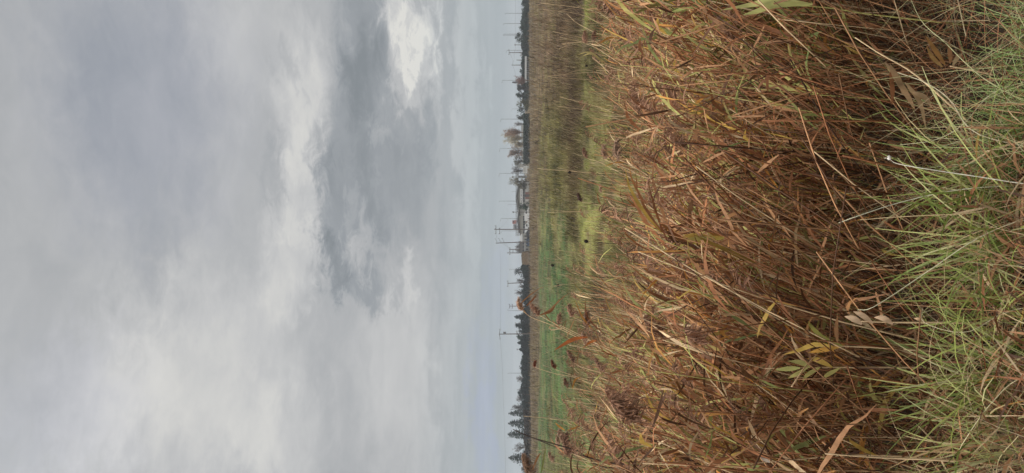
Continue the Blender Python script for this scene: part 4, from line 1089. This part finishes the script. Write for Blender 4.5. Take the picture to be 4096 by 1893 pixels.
def utility_pole(label, py, tpx, Y, arms, r=0.16, base_px=None, tilt=0.0, group='utility poles along the far road'):
    """arms: (px, py0, py1) crossarms"""
    top = P(tpx, py, Y); bx = top[0] + tilt
    o = empty('utility_pole', (bx, Y, 0), label, 'utility pole', group)
    g = Geo(); tube1(g, (0, 0, -0.2), (top[0] - bx, 0, top[2]), r * 1.25, r * 0.8); g.build('post', M_pole, o)
    for a in arms:
        z = P(a[0], py, Y)[2]; x0 = P(a[0], a[2], Y)[0] - bx; x1 = P(a[0], a[1], Y)[0] - bx
        g = Geo(); box(g, ((x0 + x1) / 2, -0.2, z), (abs(x1 - x0), 0.14, 0.16)); g.build('crossarm', M_pole, o)
        insulators(o, [(x0 + 0.15, -0.2, z + 0.08), (x1 - 0.15, -0.2, z + 0.08)] + ([((x0 + x1) / 2 + 0.5, -0.2, z + 0.08)] if len(a) > 3 else []))
    return o
utility_pole('tall timber utility pole with two crossarms in front of the second gabled hall', 918, 1977, 255, [(1984, 902, 937, 1), (1999, 912, 937)], 0.16)
def pin_pole():
    Y = 258; top = P(1983, 973, Y); bx = top[0] + 0.5
    o = empty('utility_pole', (bx, Y, 0), 'timber utility pole with upswept side pins, beside the low white sheds', 'utility pole', 'utility poles along the far road')
    g = Geo(); tube1(g, (0, 0, -0.2), (top[0] - bx, 0, top[2]), 0.19, 0.12); g.build('post', M_pole, o)
    for px in (1988, 2002, 2016):
        z = P(px, 973, Y)[2]; dx = (top[0] - bx) * z / top[2]
        g = Geo(); Pc = np.array([[dx, 0, z], [dx + 0.4, -0.1, z + 0.05], [dx + 0.9, -0.1, z + 0.3], [dx + 1.5, -0.1, z + 0.5]])
        tubes(g, Pc[None], np.full((1, 4), 0.06), (.5, .5, .5), 6); g.build('bracket', M_galv, o)
        insulators(o, [(dx + 1.5, -0.1, z + 0.45)])
pin_pole()
def h_pole():
    Y = 300; a = P(2037, 998, Y); b = P(2029, 1012, Y); bx = (a[0] + b[0]) / 2
    o = empty('utility_pole', (bx, Y, 0), 'double-legged utility pole joined by crossarms, right of the grassy mound', 'utility pole', 'utility poles along the far road')
    for q in (a, b):
        g = Geo(); tube1(g, (q[0] - bx, 0, -0.2), (q[0] - bx, 0, q[2]), 0.19, 0.14); g.build('post', M_pole, o)
    for px, y0, y1 in ((2040, 990, 1020), (2052, 998, 1012)):
        z = P(px, 1005, Y)[2]; x0, x1 = P(px, y1, Y)[0] - bx, P(px, y0, Y)[0] - bx
        g = Geo(); box(g, ((x0 + x1) / 2, -0.25, z), (x1 - x0, 0.15, 0.18)); g.build('crossarm', M_pole, o)
        if px == 2040: insulators(o, [(x0 + .1, -.25, z + .09), (x1 - .1, -.25, z + .09), (0, -.25, z + .09)])
h_pole()
utility_pole('utility pole with one wide crossarm and upturned ends, left of the leaning evergreen', 1134, 2030, 275, [(2032, 1123, 1147)], 0.15, tilt=0.35)
utility_pole('utility pole with two short crossarms above the tallest reed plume', 1225, 2037, 285, [(2039, 1216, 1234), (2050, 1216, 1234)], 0.14)
def lone_pole():
    Y = 252; top = P(1996, 1337, Y); bx = top[0] + 0.15
    o = empty('utility_pole', (bx, Y, 0), 'tall lone timber pole with a swept crossarm and a small transformer', 'utility pole', 'utility poles along the far road')
    g = Geo(); tube1(g, (0, 0, -0.2), (top[0] - bx, 0, top[2]), 0.20, 0.13); g.build('post', M_pole, o)
    z = top[2] - 0.1; dx = top[0] - bx
    for s in (-1, 1):
        g = Geo(); tube1(g, (dx, -0.1, z), (dx + s * 1.75, -0.1, z - 0.35), 0.09, 0.07); g.build('crossarm', M_pole, o)
        insulators(o, [(dx + s * 1.6, -0.1, z - 0.28)])
    z2 = P(2019, 1337, Y)[2]
    g = Geo(); lathe(g, [(0.01, 0), (0.28, 0), (0.30, 0.05), (0.30, 0.8), (0.22, 0.88), (0.01, 0.9)], (dx + 0.5, -0.1, z2 - 0.4), 12); g.build('transformer', M_ins, o)
    g = Geo(); tube1(g, (dx, -0.1, z2), (dx + 0.9, -0.1, z2 + 0.5), 0.05); g.build('bracket', M_galv, o)
lone_pole()
utility_pole('plain pole with a wide crossarm at the right, between two street lights', 211, 2036, 310, [(2036.5, 199, 220)], 0.17)
utility_pole('short pole with a small crossarm left of the pointed dark tree', 180, 2061, 300, [(2061.5, 177, 184)], 0.14)
utility_pole('plain timber pole without arms right of the reddish tree', 261, 2048, 310, [(2050, 259.5, 262.5)], 0.16)
utility_pole('shortest plain pole at the right, above the guard rail', 241, 2068, 310, [(2069, 239.5, 242.5)], 0.16)
utility_pole('thin mast crossed near its top beside the block-shaped evergreen', 1296, 2060, 320, [(2063, 1290, 1301)], 0.08)
utility_pole('thin crossed mast touching the narrow tree by the tall lone pole', 1328, 2064, 320, [(2068, 1323, 1333)], 0.08)
utility_pole('thin mast above the small dark conifer', 1398, 2068, 320, [(2070, 1395, 1401)], 0.07)
utility_pole('slim post in front of the gap between the two gabled halls', 849, 2051, 262, [(2054, 845, 853)], 0.10)

LAMPS = [ # py, top px, depth, arm py offset, label
 (54, 2023, 330, 0, 'first street light from the right end, plain thin mast'),
 (95, 2016, 330, 0, 'second street light from the right, above the low dark bushes'),
 (137, 2017, 330, 0, 'street light rising behind the pointed dark tree, right one of the close pair'),
 (141.5, 2018, 350, 0, 'street light rising behind the pointed dark tree, left one of the close pair'),
 (202, 2027, 340, 8, 'street light beside the wide-crossarm pole'),
 (322, 2010, 335, 8, 'street light above the reddish leafless tree'),
 (436, 2049, 400, 4, 'faint short street light above the dark bushes'),
 (477, 2004, 335, 8, 'tall street light right of the big autumn trees'),
 (594, 2000, 330, 10, 'tall street light with a drooping arm above the grey bare tree'),
 (694, 1998, 330, 10, 'tall street light above the rounded bare tree and white panel'),
 (766, 2049, 480, 0, 'short faint street light over the ridge of the signboard hall'),
 (805, 2000, 335, 0, 'tall street light behind the hall with the signboard'),
 (818, 2034, 480, 0, 'faint half-height street light behind the signboard hall'),
 (875, 2004, 335, 8, 'tall street light just right of the red-cab lorry'),
 (924, 2007, 335, 6, 'tall street light close behind the two-crossarm pole'),
 (1078, 2040, 380, 0, 'faint street light above the leaning dark evergreen'),
 (1243, 2033, 360, -3, 'faint street light left of the pole with two short crossarms'),
 (1493, 2034, 360, 0, 'lone thin street light over the dark stretch, far from the poles'),
 (1751, 2031, 340, 0, 'thin street light between the spruces'),
]
for py, px, Y, arm, lab in LAMPS:
    top = P(px, py, Y)
    o = empty('street_light', (top[0], Y, 0), lab, 'street light', 'street lights along the far road')
    g = Geo(); tube1(g, (0, 0, 0), (0, 0, top[2]), 0.15, 0.075, 6); g.build('mast', M_galv, o)
    L = -(arm if arm else 2.0) / F * Y
    g = Geo(); Pc = np.array([[0, 0, top[2] - 0.05], [L * 0.4, 0, top[2] + 0.10], [L, 0, top[2] + 0.28]]); tubes(g, Pc[None], np.full((1, 3), 0.05), (.5, .5, .5), 5); g.build('arm', M_galv, o)
    g = Geo(); box(g, (L * 1.08, 0, top[2] + 0.26), (0.5, 0.22, 0.12)); g.build('lamp_head', M_galv, o)

def wire(label, pts, sag=0.0, r=0.022, grp='overhead wires'):
    """pts: list of (px,py,Y)"""
    w = np.array([P(*p) for p in pts]); o_ = []
    for a, b in zip(w[:-1], w[1:]):
        s = np.linspace(0, 1, 14)[:, None]; c = a + (b - a) * s; c[:, 2] -= sag * 4 * (s * (1 - s))[:, 0]; o_.append(c if not o_ else c[1:])
    c = np.concatenate(o_); b = c[0].copy()
    g = Geo(); tubes(g, (c - b)[None], np.full((1, len(c)), r), (.5, .5, .5), 4)
    tag(g.build('power_line', M_wire, None, True, tuple(b)), label, 'power line', grp)
wire('long thin wire running right from the tall lone pole', [(2001, 1318, 252), (2002, 1140, 275), (2001, 1000, 300)], 0.05)
wire('long thin wire running left from the tall lone pole toward the spruces', [(2001, 1356, 252), (2013, 1600, 240), (2022, 1960, 225)], 0.2)
wire('wire slanting from the upper arm of the pole with upswept pins to the double pole', [(1985, 965, 258), (2039, 996, 300)], 0.6)
wire('wire slanting from the middle pin down to the double pole', [(1999, 962, 258), (2039, 1005, 300)], 0.6)
wire('wire slanting from the lowest pin to the double pole', [(2013, 962, 258), (2040, 1018, 300)], 0.6)
wire('wire between the two-crossarm pole and the pole with pins', [(1983, 934, 255), (1986, 964, 258)], 0.2)
wire('thin wire strung along the street lights at the right', [(2058, -40, 310), (2060, 100, 310), (2060, 180, 300)], 0.3, 0.03)
wire('thin wire sagging between the plain poles at the right', [(2037, 211, 310), (2050, 261, 310), (2061, 330, 310)], 0.6, 0.03)
wire('thin wire from the wide-crossarm pole to the short crossarm pole', [(2061, 180, 300), (2056, 211, 310), (2050, 261, 310)], 0.3, 0.03)
wire('wire descending from the two-crossarm pole toward the second hall', [(1999, 914, 255), (2032, 878, 290)], 0.3, 0.03)

# ------------------------------------------------------------------ halls, sheds, road
M_wallg = mat_solid('grey_cladding', (0.33, 0.32, 0.285), 0.8, 0.10, 1.5)
M_wallw = mat_solid('white_render', (0.46, 0.455, 0.42), 0.85, 0.15, 2.0)
M_roof = mat_solid('pale_roof_sheet', (0.50, 0.50, 0.475), 0.6, 0.10, 1.0)
M_trim = mat_solid('dark_trim', (0.07, 0.068, 0.065), 0.7, 0.15, 2)
M_glass = mat_solid('dark_window', (0.045, 0.05, 0.052), 0.25, 0.2, 2)
M_brick = mat_solid('red_brick', (0.22, 0.10, 0.075), 0.9, 0.25, 6)
M_white = mat_solid('white_paint', (0.72, 0.72, 0.70), 0.5, 0.06, 3)
M_letter = mat_solid('grey_letter_paint', (0.12, 0.12, 0.12), 0.6, 0.05, 3)
M_letter2 = mat_solid('faded_letter_paint', (0.34, 0.34, 0.33), 0.6, 0.05, 3)

def hall(label, Y, pyL, pyR, py_ridge, ridge_px, eave_px, depth, wallmat, win=None, brick=None):
    xl, xr = P(eave_px, pyL, Y)[0], P(eave_px, pyR, Y)[0]; rx = P(ridge_px, py_ridge, Y)[0]
    ze, zr = P(eave_px, pyL, Y)[2], P(ridge_px, py_ridge, Y)[2]
    o = empty('industrial_hall', (rx, Y, 0), label, 'hall')
    xl -= rx; xr -= rx
    g = Geo(); prism(g, [(xl, 0), (xr, 0), (xr, ze), (0, zr), (xl, ze)], 0, depth); g.build('wall', wallmat, o, False)
    g = Geo(); k = 0.12
    for a, b in (((xl - .3, ze - .05), (0, zr + .02)), ((0, zr + .02), (xr + .3, ze - .05))):
        prism(g, [(a[0], a[1] + .02), (b[0], b[1] + .02), (b[0], b[1] + k + .02), (a[0], a[1] + k + .02)], -0.35, depth + 0.3)
    g.build('roof', M_roof, o, False)
    g = Geo()
    for a, b in (((xl - .3, ze - .05), (-0.01, zr)), ((0.01, zr), (xr + .3, ze - .05))):
        prism(g, [(a[0], a[1] - .14), (b[0], b[1] - .14), (b[0], b[1] + .17), (a[0], a[1] + .17)], -0.45, -0.354)
    g.build('gable_trim', M_trim, o, False)
    return o, rx, xl, xr, ze, zr

def hall_one():
    Y = 296
    o, rx, xl, xr, ze, zr = hall('grey gabled hall carrying the long white lettered signboard', Y, 862, 729, 787, 2069, 2080, 26, M_wallg)
    zf = lambda px: P(px, 787, Y)[2]; xf = lambda py: P(2085, py, Y)[0] - rx
    # window band
    for i in range(13):
        x = xf(733 + i * 6.2)
        g = Geo(); box(g, (x, -0.04, zf(2094.5)), (0.44, 0.1, 0.62)); w = g.build('window', M_glass, o, False)
        g = Geo(); box(g, (x, -0.06, zf(2098.4)), (0.52, 0.16, 0.08)); g.build('sill', M_trim, w, False)
    # white lower wall panels and brick door zone
    for y0, y1, m in ((729, 768, M_wallw), (798, 806, M_wallw)):
        g = Geo(); box(g, ((xf(y0) + xf(y1)) / 2, -0.10, 0.85), (abs(xf(y0) - xf(y1)), 0.2, 1.6)); g.build('plinth', m, o, False)
    g = Geo(); box(g, ((xf(769) + xf(797)) / 2, -0.06, 0.85), (abs(xf(769) - xf(797)), 0.12, 1.6)); g.build('brick_panel', M_brick, o, False)
    g = Geo(); box(g, (xf(783), -0.15, 0.95), (0.95, 0.1, 1.9)); d = g.build('door', M_trim, o, False)
    # signboard
    x0, x1 = xf(822), xf(757); zc = (zf(2080.5) + zf(2091)) / 2; hh = zf(2080.5) - zf(2091)
    g = Geo(); box(g, ((x0 + x1) / 2, -0.16, zc), (x1 - x0, 0.12, hh)); s = g.build('signboard', M_white, o, False)
    for txt, pyc, m, sz in (('ACK', 801, M_letter, 0.86), ('MEAN', 774, M_letter2, 0.80)):
        cu = bpy.data.curves.new('lettering', 'FONT'); cu.body = txt; cu.size = sz * 1.05; cu.extrude = 0.015
        cu.align_x = 'CENTER'; cu.align_y = 'CENTER'; cu.offset = 0.012
        cu.space_character = 1.12
        t0 = bpy.data.objects.new('lettering_source', cu); C.objects.link(t0)
        bpy.context.view_layer.update()
        me = bpy.data.meshes.new_from_object(t0.evaluated_get(bpy.context.evaluated_depsgraph_get())); bpy.data.objects.remove(t0)
        t = bpy.data.objects.new('lettering', me); C.objects.link(t); t.parent = s; me.materials.clear(); me.materials.append(m)
        t.location = (xf(pyc), -0.245, zc); t.rotation_euler = (math.pi / 2, 0, 0)
hall_one()
def hall_two():
    Y = 305
    o, rx, xl, xr, ze, zr = hall('second gabled hall with a plain beige front and dark window band', Y, 940, 836, 876, 2074, 2080, 24, mat_solid('beige_cladding', (0.36, 0.34, 0.29), 0.8, 0.1, 1.5))
    zf = lambda px: P(px, 876, Y)[2]; xf = lambda py: P(2085, py, Y)[0] - rx
    for i in range(9):
        g = Geo(); box(g, (xf(846 + i * 10.5), -0.04, zf(2096)), (0.92, 0.1, 0.75)); w = g.build('window', M_glass, o, False)
        g = Geo(); box(g, (xf(846 + i * 10.5), -0.06, zf(2100.2)), (1.0, 0.16, 0.08)); g.build('sill', M_trim, w, False)
    g = Geo(); box(g, (xf(884), -0.06, 0.55), (3.4, 0.12, 1.1)); g.build('brick_panel', M_brick, o, False)
    g = Geo(); box(g, (xf(858), -0.1, 0.75), (0.95, 0.12, 1.5)); g.build('door', M_wallw, o, False)
hall_two()
# further white roofs behind
o, *_ = hall('pale-roofed hall peeping out behind the signboard hall', 330, 848, 748, 792, 2064, 2072, 18, M_wallw)
o, *_ = hall('pale-roofed hall behind the beige one, below the elevated road', 338, 930, 846, 880, 2069, 2076, 18, M_wallw)

def shed(label, Y, py0, py1, top_px, depth, wall, roofm, flat=True, nwin=3):
    x0, x1 = P(top_px, py1, Y)[0], P(top_px, py0, Y)[0]; z = P(top_px, py0, Y)[2]
    o = empty('shed', ((x0 + x1) / 2, Y, 0), label, 'shed'); w = x1 - x0
    g = Geo(); box(g, (0, depth / 2, z / 2 - 0.1), (w, depth, z - 0.2)); g.build('wall', wall, o, False)
    g = Geo()
    if flat: box(g, (0, depth / 2, z - 0.02), (w + 0.4, depth + 0.4, 0.16))
    else:
        n = 9; a = np.linspace(math.pi, 0, n)
        prism(g, [(-w / 2 - .2, z - .1)] + [(math.cos(t) * (w / 2 + .2), z - .05 + 0.9 * math.sin(t)) for t in a][::1] + [(w / 2 + .2, z - .1)], -0.2, depth + .2)
    g.build('roof', roofm, o, False)
    for i in range(nwin):
        g = Geo(); box(g, (w * ((i + 0.5) / nwin - 0.5), -0.02, z * 0.55), (w / nwin * 0.4, 0.1, 0.8)); f = g.build('window', M_glass, o, False)
    return o
shed('low white shed with a rounded tarpaulin roof, left of the tall two-crossarm pole', 285, 938, 966, 2088, 6, M_wallg, M_white, False, 2)
shed('long low shed with a white flat roof edge, behind the pole with pins', 290, 925, 1004, 2099, 7, M_wallg, M_white, True, 6)
shed('dark weathered barn behind the pole with pins', 320, 966, 1010, 2076, 8, mat_solid('weathered_boards', (0.12, 0.11, 0.10), 0.9, 0.3, 3), M_trim, True, 3)
shed('small pale house front standing behind the white panel', 305, 655, 669, 2075, 6, M_wallw, M_roof, True, 2)
shed('tiny hut with a flat white roof in the dark stretch of trees', 285, 1500, 1518, 2086, 4, M_wallg, M_white, True, 1)
shed('low pale building half hidden under the large autumn trees', 318, 500, 640, 2084, 7, M_wallw, M_roof, True, 10)

def white_panel():
    Y = 266; x0, x1 = P(2100, 693, Y)[0], P(2100, 666, Y)[0]; z0, z1 = P(2108, 680, Y)[2], P(2092.5, 680, Y)[2]
    o = empty('billboard', ((x0 + x1) / 2, Y, 0), 'pale framed panel standing on posts below the rounded bare tree', 'billboard'); w = x1 - x0
    g = Geo(); box(g, (0, 0, (z0 + z1) / 2), (w - .3, 0.10, z1 - z0 - .2)); g.build('panel', M_wallw, o, False)
    g = Geo()
    for s in (-1, 1): box(g, (s * (w / 2 - .08), -0.02, (z0 + z1) / 2), (0.16, 0.2, z1 - z0))
    for z in (z0, z1): box(g, (0, -0.02, z), (w + .1, 0.22, 0.14))
    g.build('frame', M_white, o, False)
    for s in (-1, 1):
        g = Geo(); box(g, (s * w * 0.35, 0.12, z0 / 2), (0.14, 0.12, z0)); g.build('leg', M_trim, o, False)
white_panel()

# elevated road with its railing
def viaduct():
    Y = 470; x0, x1 = P(2062, 945, Y)[0], P(2062, 640, Y)[0]; z = P(2069, 800, Y)[2]
    o = empty('elevated_road', ((x0 + x1) / 2, Y, 0), 'elevated road with a railing passing behind the gabled halls', 'road bridge'); w = x1 - x0
    conc = mat_solid('bridge_concrete', (0.26, 0.26, 0.25), 0.9, 0.2, 0.6)
    g = Geo(); box(g, (0, 4, z - 0.5), (w, 8, 0.7)); g.build('deck', conc, o, False)
    n = 7
    for i in range(n):
        g = Geo(); box(g, (w * ((i + .5) / n - .5), 4, (z - 0.85) / 2), (1.0, 5, z - 0.85)); g.build('pier', conc, o, False)
    for y in (0.1, 7.9):
        g = Geo()
        for k in range(2): box(g, (0, y, z + 0.45 + 0.45 * k), (w, 0.08, 0.16))
        for i in range(32): box(g, (w * ((i + .5) / 32 - .5), y, z + 0.35), (0.14, 0.06, 1.0))
        g.build('railing', M_galv, o, False)
    return z
ZV = viaduct()
M_red = mat_solid('red_truck_paint', (0.32, 0.085, 0.055), 0.4, 0.1, 3)
M_rub = mat_solid('tyre_rubber', (0.03, 0.03, 0.03), 0.9, 0.1, 5)
def wheel(root, x, y, z, r=0.5, wd=0.3):
    g = Geo(); lathe(g, [(r * .6, -wd / 2), (r * .95, -wd / 2), (r, -wd / 4), (r, wd / 4), (r * .95, wd / 2), (r * .6, wd / 2)], (x, y, z), 16, axis='y'); w = g.build('wheel', M_rub, root)
    g = Geo(); lathe(g, [(0.01, -wd / 2 + .04), (r * .3, -wd / 2), (r * .6, -wd / 2 + .05), (r * .6, wd / 2 - .05), (r * .3, wd / 2), (0.01, wd / 2 - .04)], (x, y, z), 12, axis='y'); g.build('rim', M_galv, w)
def lorry():
    Y = 472; a = P(2055, 919, Y)[0]; b = P(2055, 881, Y)[0]; L = b - a; z0 = ZV - 0.15
    o = empty('tanker_lorry', ((a + b) / 2, Y + 1, z0), 'lorry with a red cab and grey tank, driving on the elevated road', 'lorry')
    h = P(2049.5, 890, Y)[2] - z0
    g = Geo(); box(g, (0, 0, 0.85), (L, 1.1, 0.3)); g.build('chassis', M_trim, o, False)
    g = Geo(); c = L / 2 - 1.2
    prism(g, [(c - 1.15, 0.7), (c + 1.2, 0.7), (c + 1.2, 1.6), (c + 0.95, h), (c - 1.15, h)], -1.2, 1.2); cab = g.build('cab', M_red, o, False)
    g = Geo(); box(g, (c + 0.25, -1.2, h - 0.75), (1.0, 0.06, 0.75)); box(g, (c + 0.25, 1.2, h - 0.75), (1.0, 0.06, 0.75)); g.build('window', M_glass, cab, False)
    g = Geo(); r = 1.0; x1 = c - 1.4; x0 = -L / 2
    lathe(g, [(0.02, x0), (r * .6, x0 + .05), (r, x0 + .3), (r, x1 - .3), (r * .6, x1 - .05), (0.02, x1)], (0, 0, 1.0 + r), 18, axis='x'); g.build('tank', M_galv, o)
    for x in (c + 0.3, x0 + 0.7, x0 + 1.9):
        for y in (-1, 1): wheel(o, x, y, 0.5)
lorry()

# vehicles parked by the halls
def vehicle(label, kind, Y, pyc, paint, L, hgt, face=1):
    p = P(2100, pyc, Y)
    o = empty('parked_van' if kind == 'van' else 'parked_car', (p[0], Y, 0), label, kind)
    if kind == 'van':
        prof = [(-L / 2, .35), (L / 2, .35), (L / 2, .95), (L / 2 - .9, 1.15), (L / 2 - 1.5, hgt), (-L / 2 + .1, hgt)]; wz = (hgt - .65, .5)
        wins = [(L / 2 - 1.75, .8)]
    else:
        prof = [(-L / 2, .35), (L / 2, .35), (L / 2, .75), (L / 2 - .9, .92), (L / 2 - 1.7, hgt), (-L / 2 + .9, hgt), (-L / 2 + .15, .95)]; wz = (hgt - .33, .36); wins = [(0.3, .9), (-0.75, .8)]
    g = Geo(); prism(g, prof, -0.9, 0.9); b = g.build('body', paint, o, False)
    for x, w in wins:
        g = Geo(); box(g, (x, 0, wz[0]), (w, 1.83, wz[1])); g.build('window', M_glass, o, False)
    for x in (L / 2 - .85, -L / 2 + .8):
        for y in (-.82, .82): wheel(o, x, y, 0.33, 0.33, 0.2)
vehicle('white van parked in front of the beige hall, right of the tall pole', 'van', 268, 858, M_white, 4.8, 2.1)
vehicle('white van parked beside the foot of the two-crossarm pole', 'van', 268, 907, M_white, 4.4, 1.9)
vehicle('blue car parked by the pole with upswept pins', 'car', 266, 962, mat_solid('blue_car_paint', (0.05, 0.10, 0.18), 0.35, 0.05, 3), 4.2, 1.45)
vehicle('dark car parked between the white van and the low sheds', 'car', 266, 934, mat_solid('black_car_paint', (0.03, 0.03, 0.035), 0.35, 0.05, 3), 4.2, 1.45)

# guard rail along the road at the right
def guard_rail():
    Y = 292; x0, x1 = P(2100, 330, Y)[0], P(2100, 226, Y)[0]
    o = empty('guard_rail', (x0, Y, 0), 'pale road guard rail on posts between the reddish tree and the plain poles', 'guard rail'); w = x1 - x0
    g = Geo(); box(g, (w / 2, 0, P(2101, 280, Y)[2]), (w, 0.1, 0.34)); box(g, (w / 2, 0, P(2105, 280, Y)[2]), (w, 0.1, 0.22)); g.build('rail', M_white, o, False)
    for i in range(12):
        g = Geo(); box(g, (w * (i + .5) / 12, 0.12, 0.85), (0.14, 0.12, 1.7)); g.build('post', M_galv, o, False)
guard_rail()

# grassy mound beside the sheds
def mound():
    Y = 292; x0, x1 = P(2080, 1090, Y)[0], P(2080, 1002, Y)[0]; zt = P(2087, 1030, Y)[2]
    nx, ny = 40, 12; X = np.linspace(x0, x1, nx); Yy = np.linspace(-9, 9, ny)
    u = (X - x0) / (x1 - x0)
    prof = np.interp(u, [0, 0.35, 0.8, 0.93, 1.0], [0.45, 0.9, 1.0, 0.85, 0.0]) * zt
    Z = prof[None] * np.sqrt(np.clip(1 - (Yy[:, None] / 9.2) ** 2, 0, 1)) + rng.normal(0, .03, (ny, nx)) - 0.05
    idx = np.arange(nx * ny).reshape(ny, nx); Q = np.stack([idx[:-1, :-1], idx[:-1, 1:], idx[1:, 1:], idx[1:, :-1]], -1)
    g = Geo(); g.add(np.stack([np.tile(X, (ny, 1)), Y + np.tile(Yy[:, None], (1, nx)), Z], -1), Q.reshape(-1, 4), None, BROWN * 0.75)
    K = 2500; xi = rng.uniform(0, 1, K); yi = rng.uniform(-9, 2, K)
    z = np.interp(xi, u, prof) * np.sqrt(np.clip(1 - (yi / 9.2) ** 2, 0, 1)) - 0.08
    blades(g, np.stack([x0 + xi * (x1 - x0), Y + yi, z], -1), rng.uniform(0.2, 0.5, K), rng.uniform(-3, 3, K), rng.uniform(0.9, 1.5, K), rng.uniform(0, 1, K), np.full(K, 0.05), (OLIVE * 0.25 + BROWN * 0.6)[None] * rng.uniform(0.6, 1.4, (K, 1)), rng, 3)
    tag(g.build('grassy_mound', M_field), kind='structure')
mound()

# ------------------------------------------------------------------ haze
def haze():
    g = Geo(); box(g, (0, 600, 8.5), (3300, 1320, 20.0))
    m, t, out = new_mat('haze')
    v = t.node('ShaderNodeVolumePrincipled'); v.inputs['Color'].default_value = (0.93, 0.96, 1.0, 1)
    v.inputs['Density'].default_value = HAZE; v.inputs['Anisotropy'].default_value = 0.0
    t.l.new(v.outputs[0], out.inputs['Volume'])
    tag(g.build('haze', m, None, False), kind='stuff')
HAZE = 0.00038
haze()
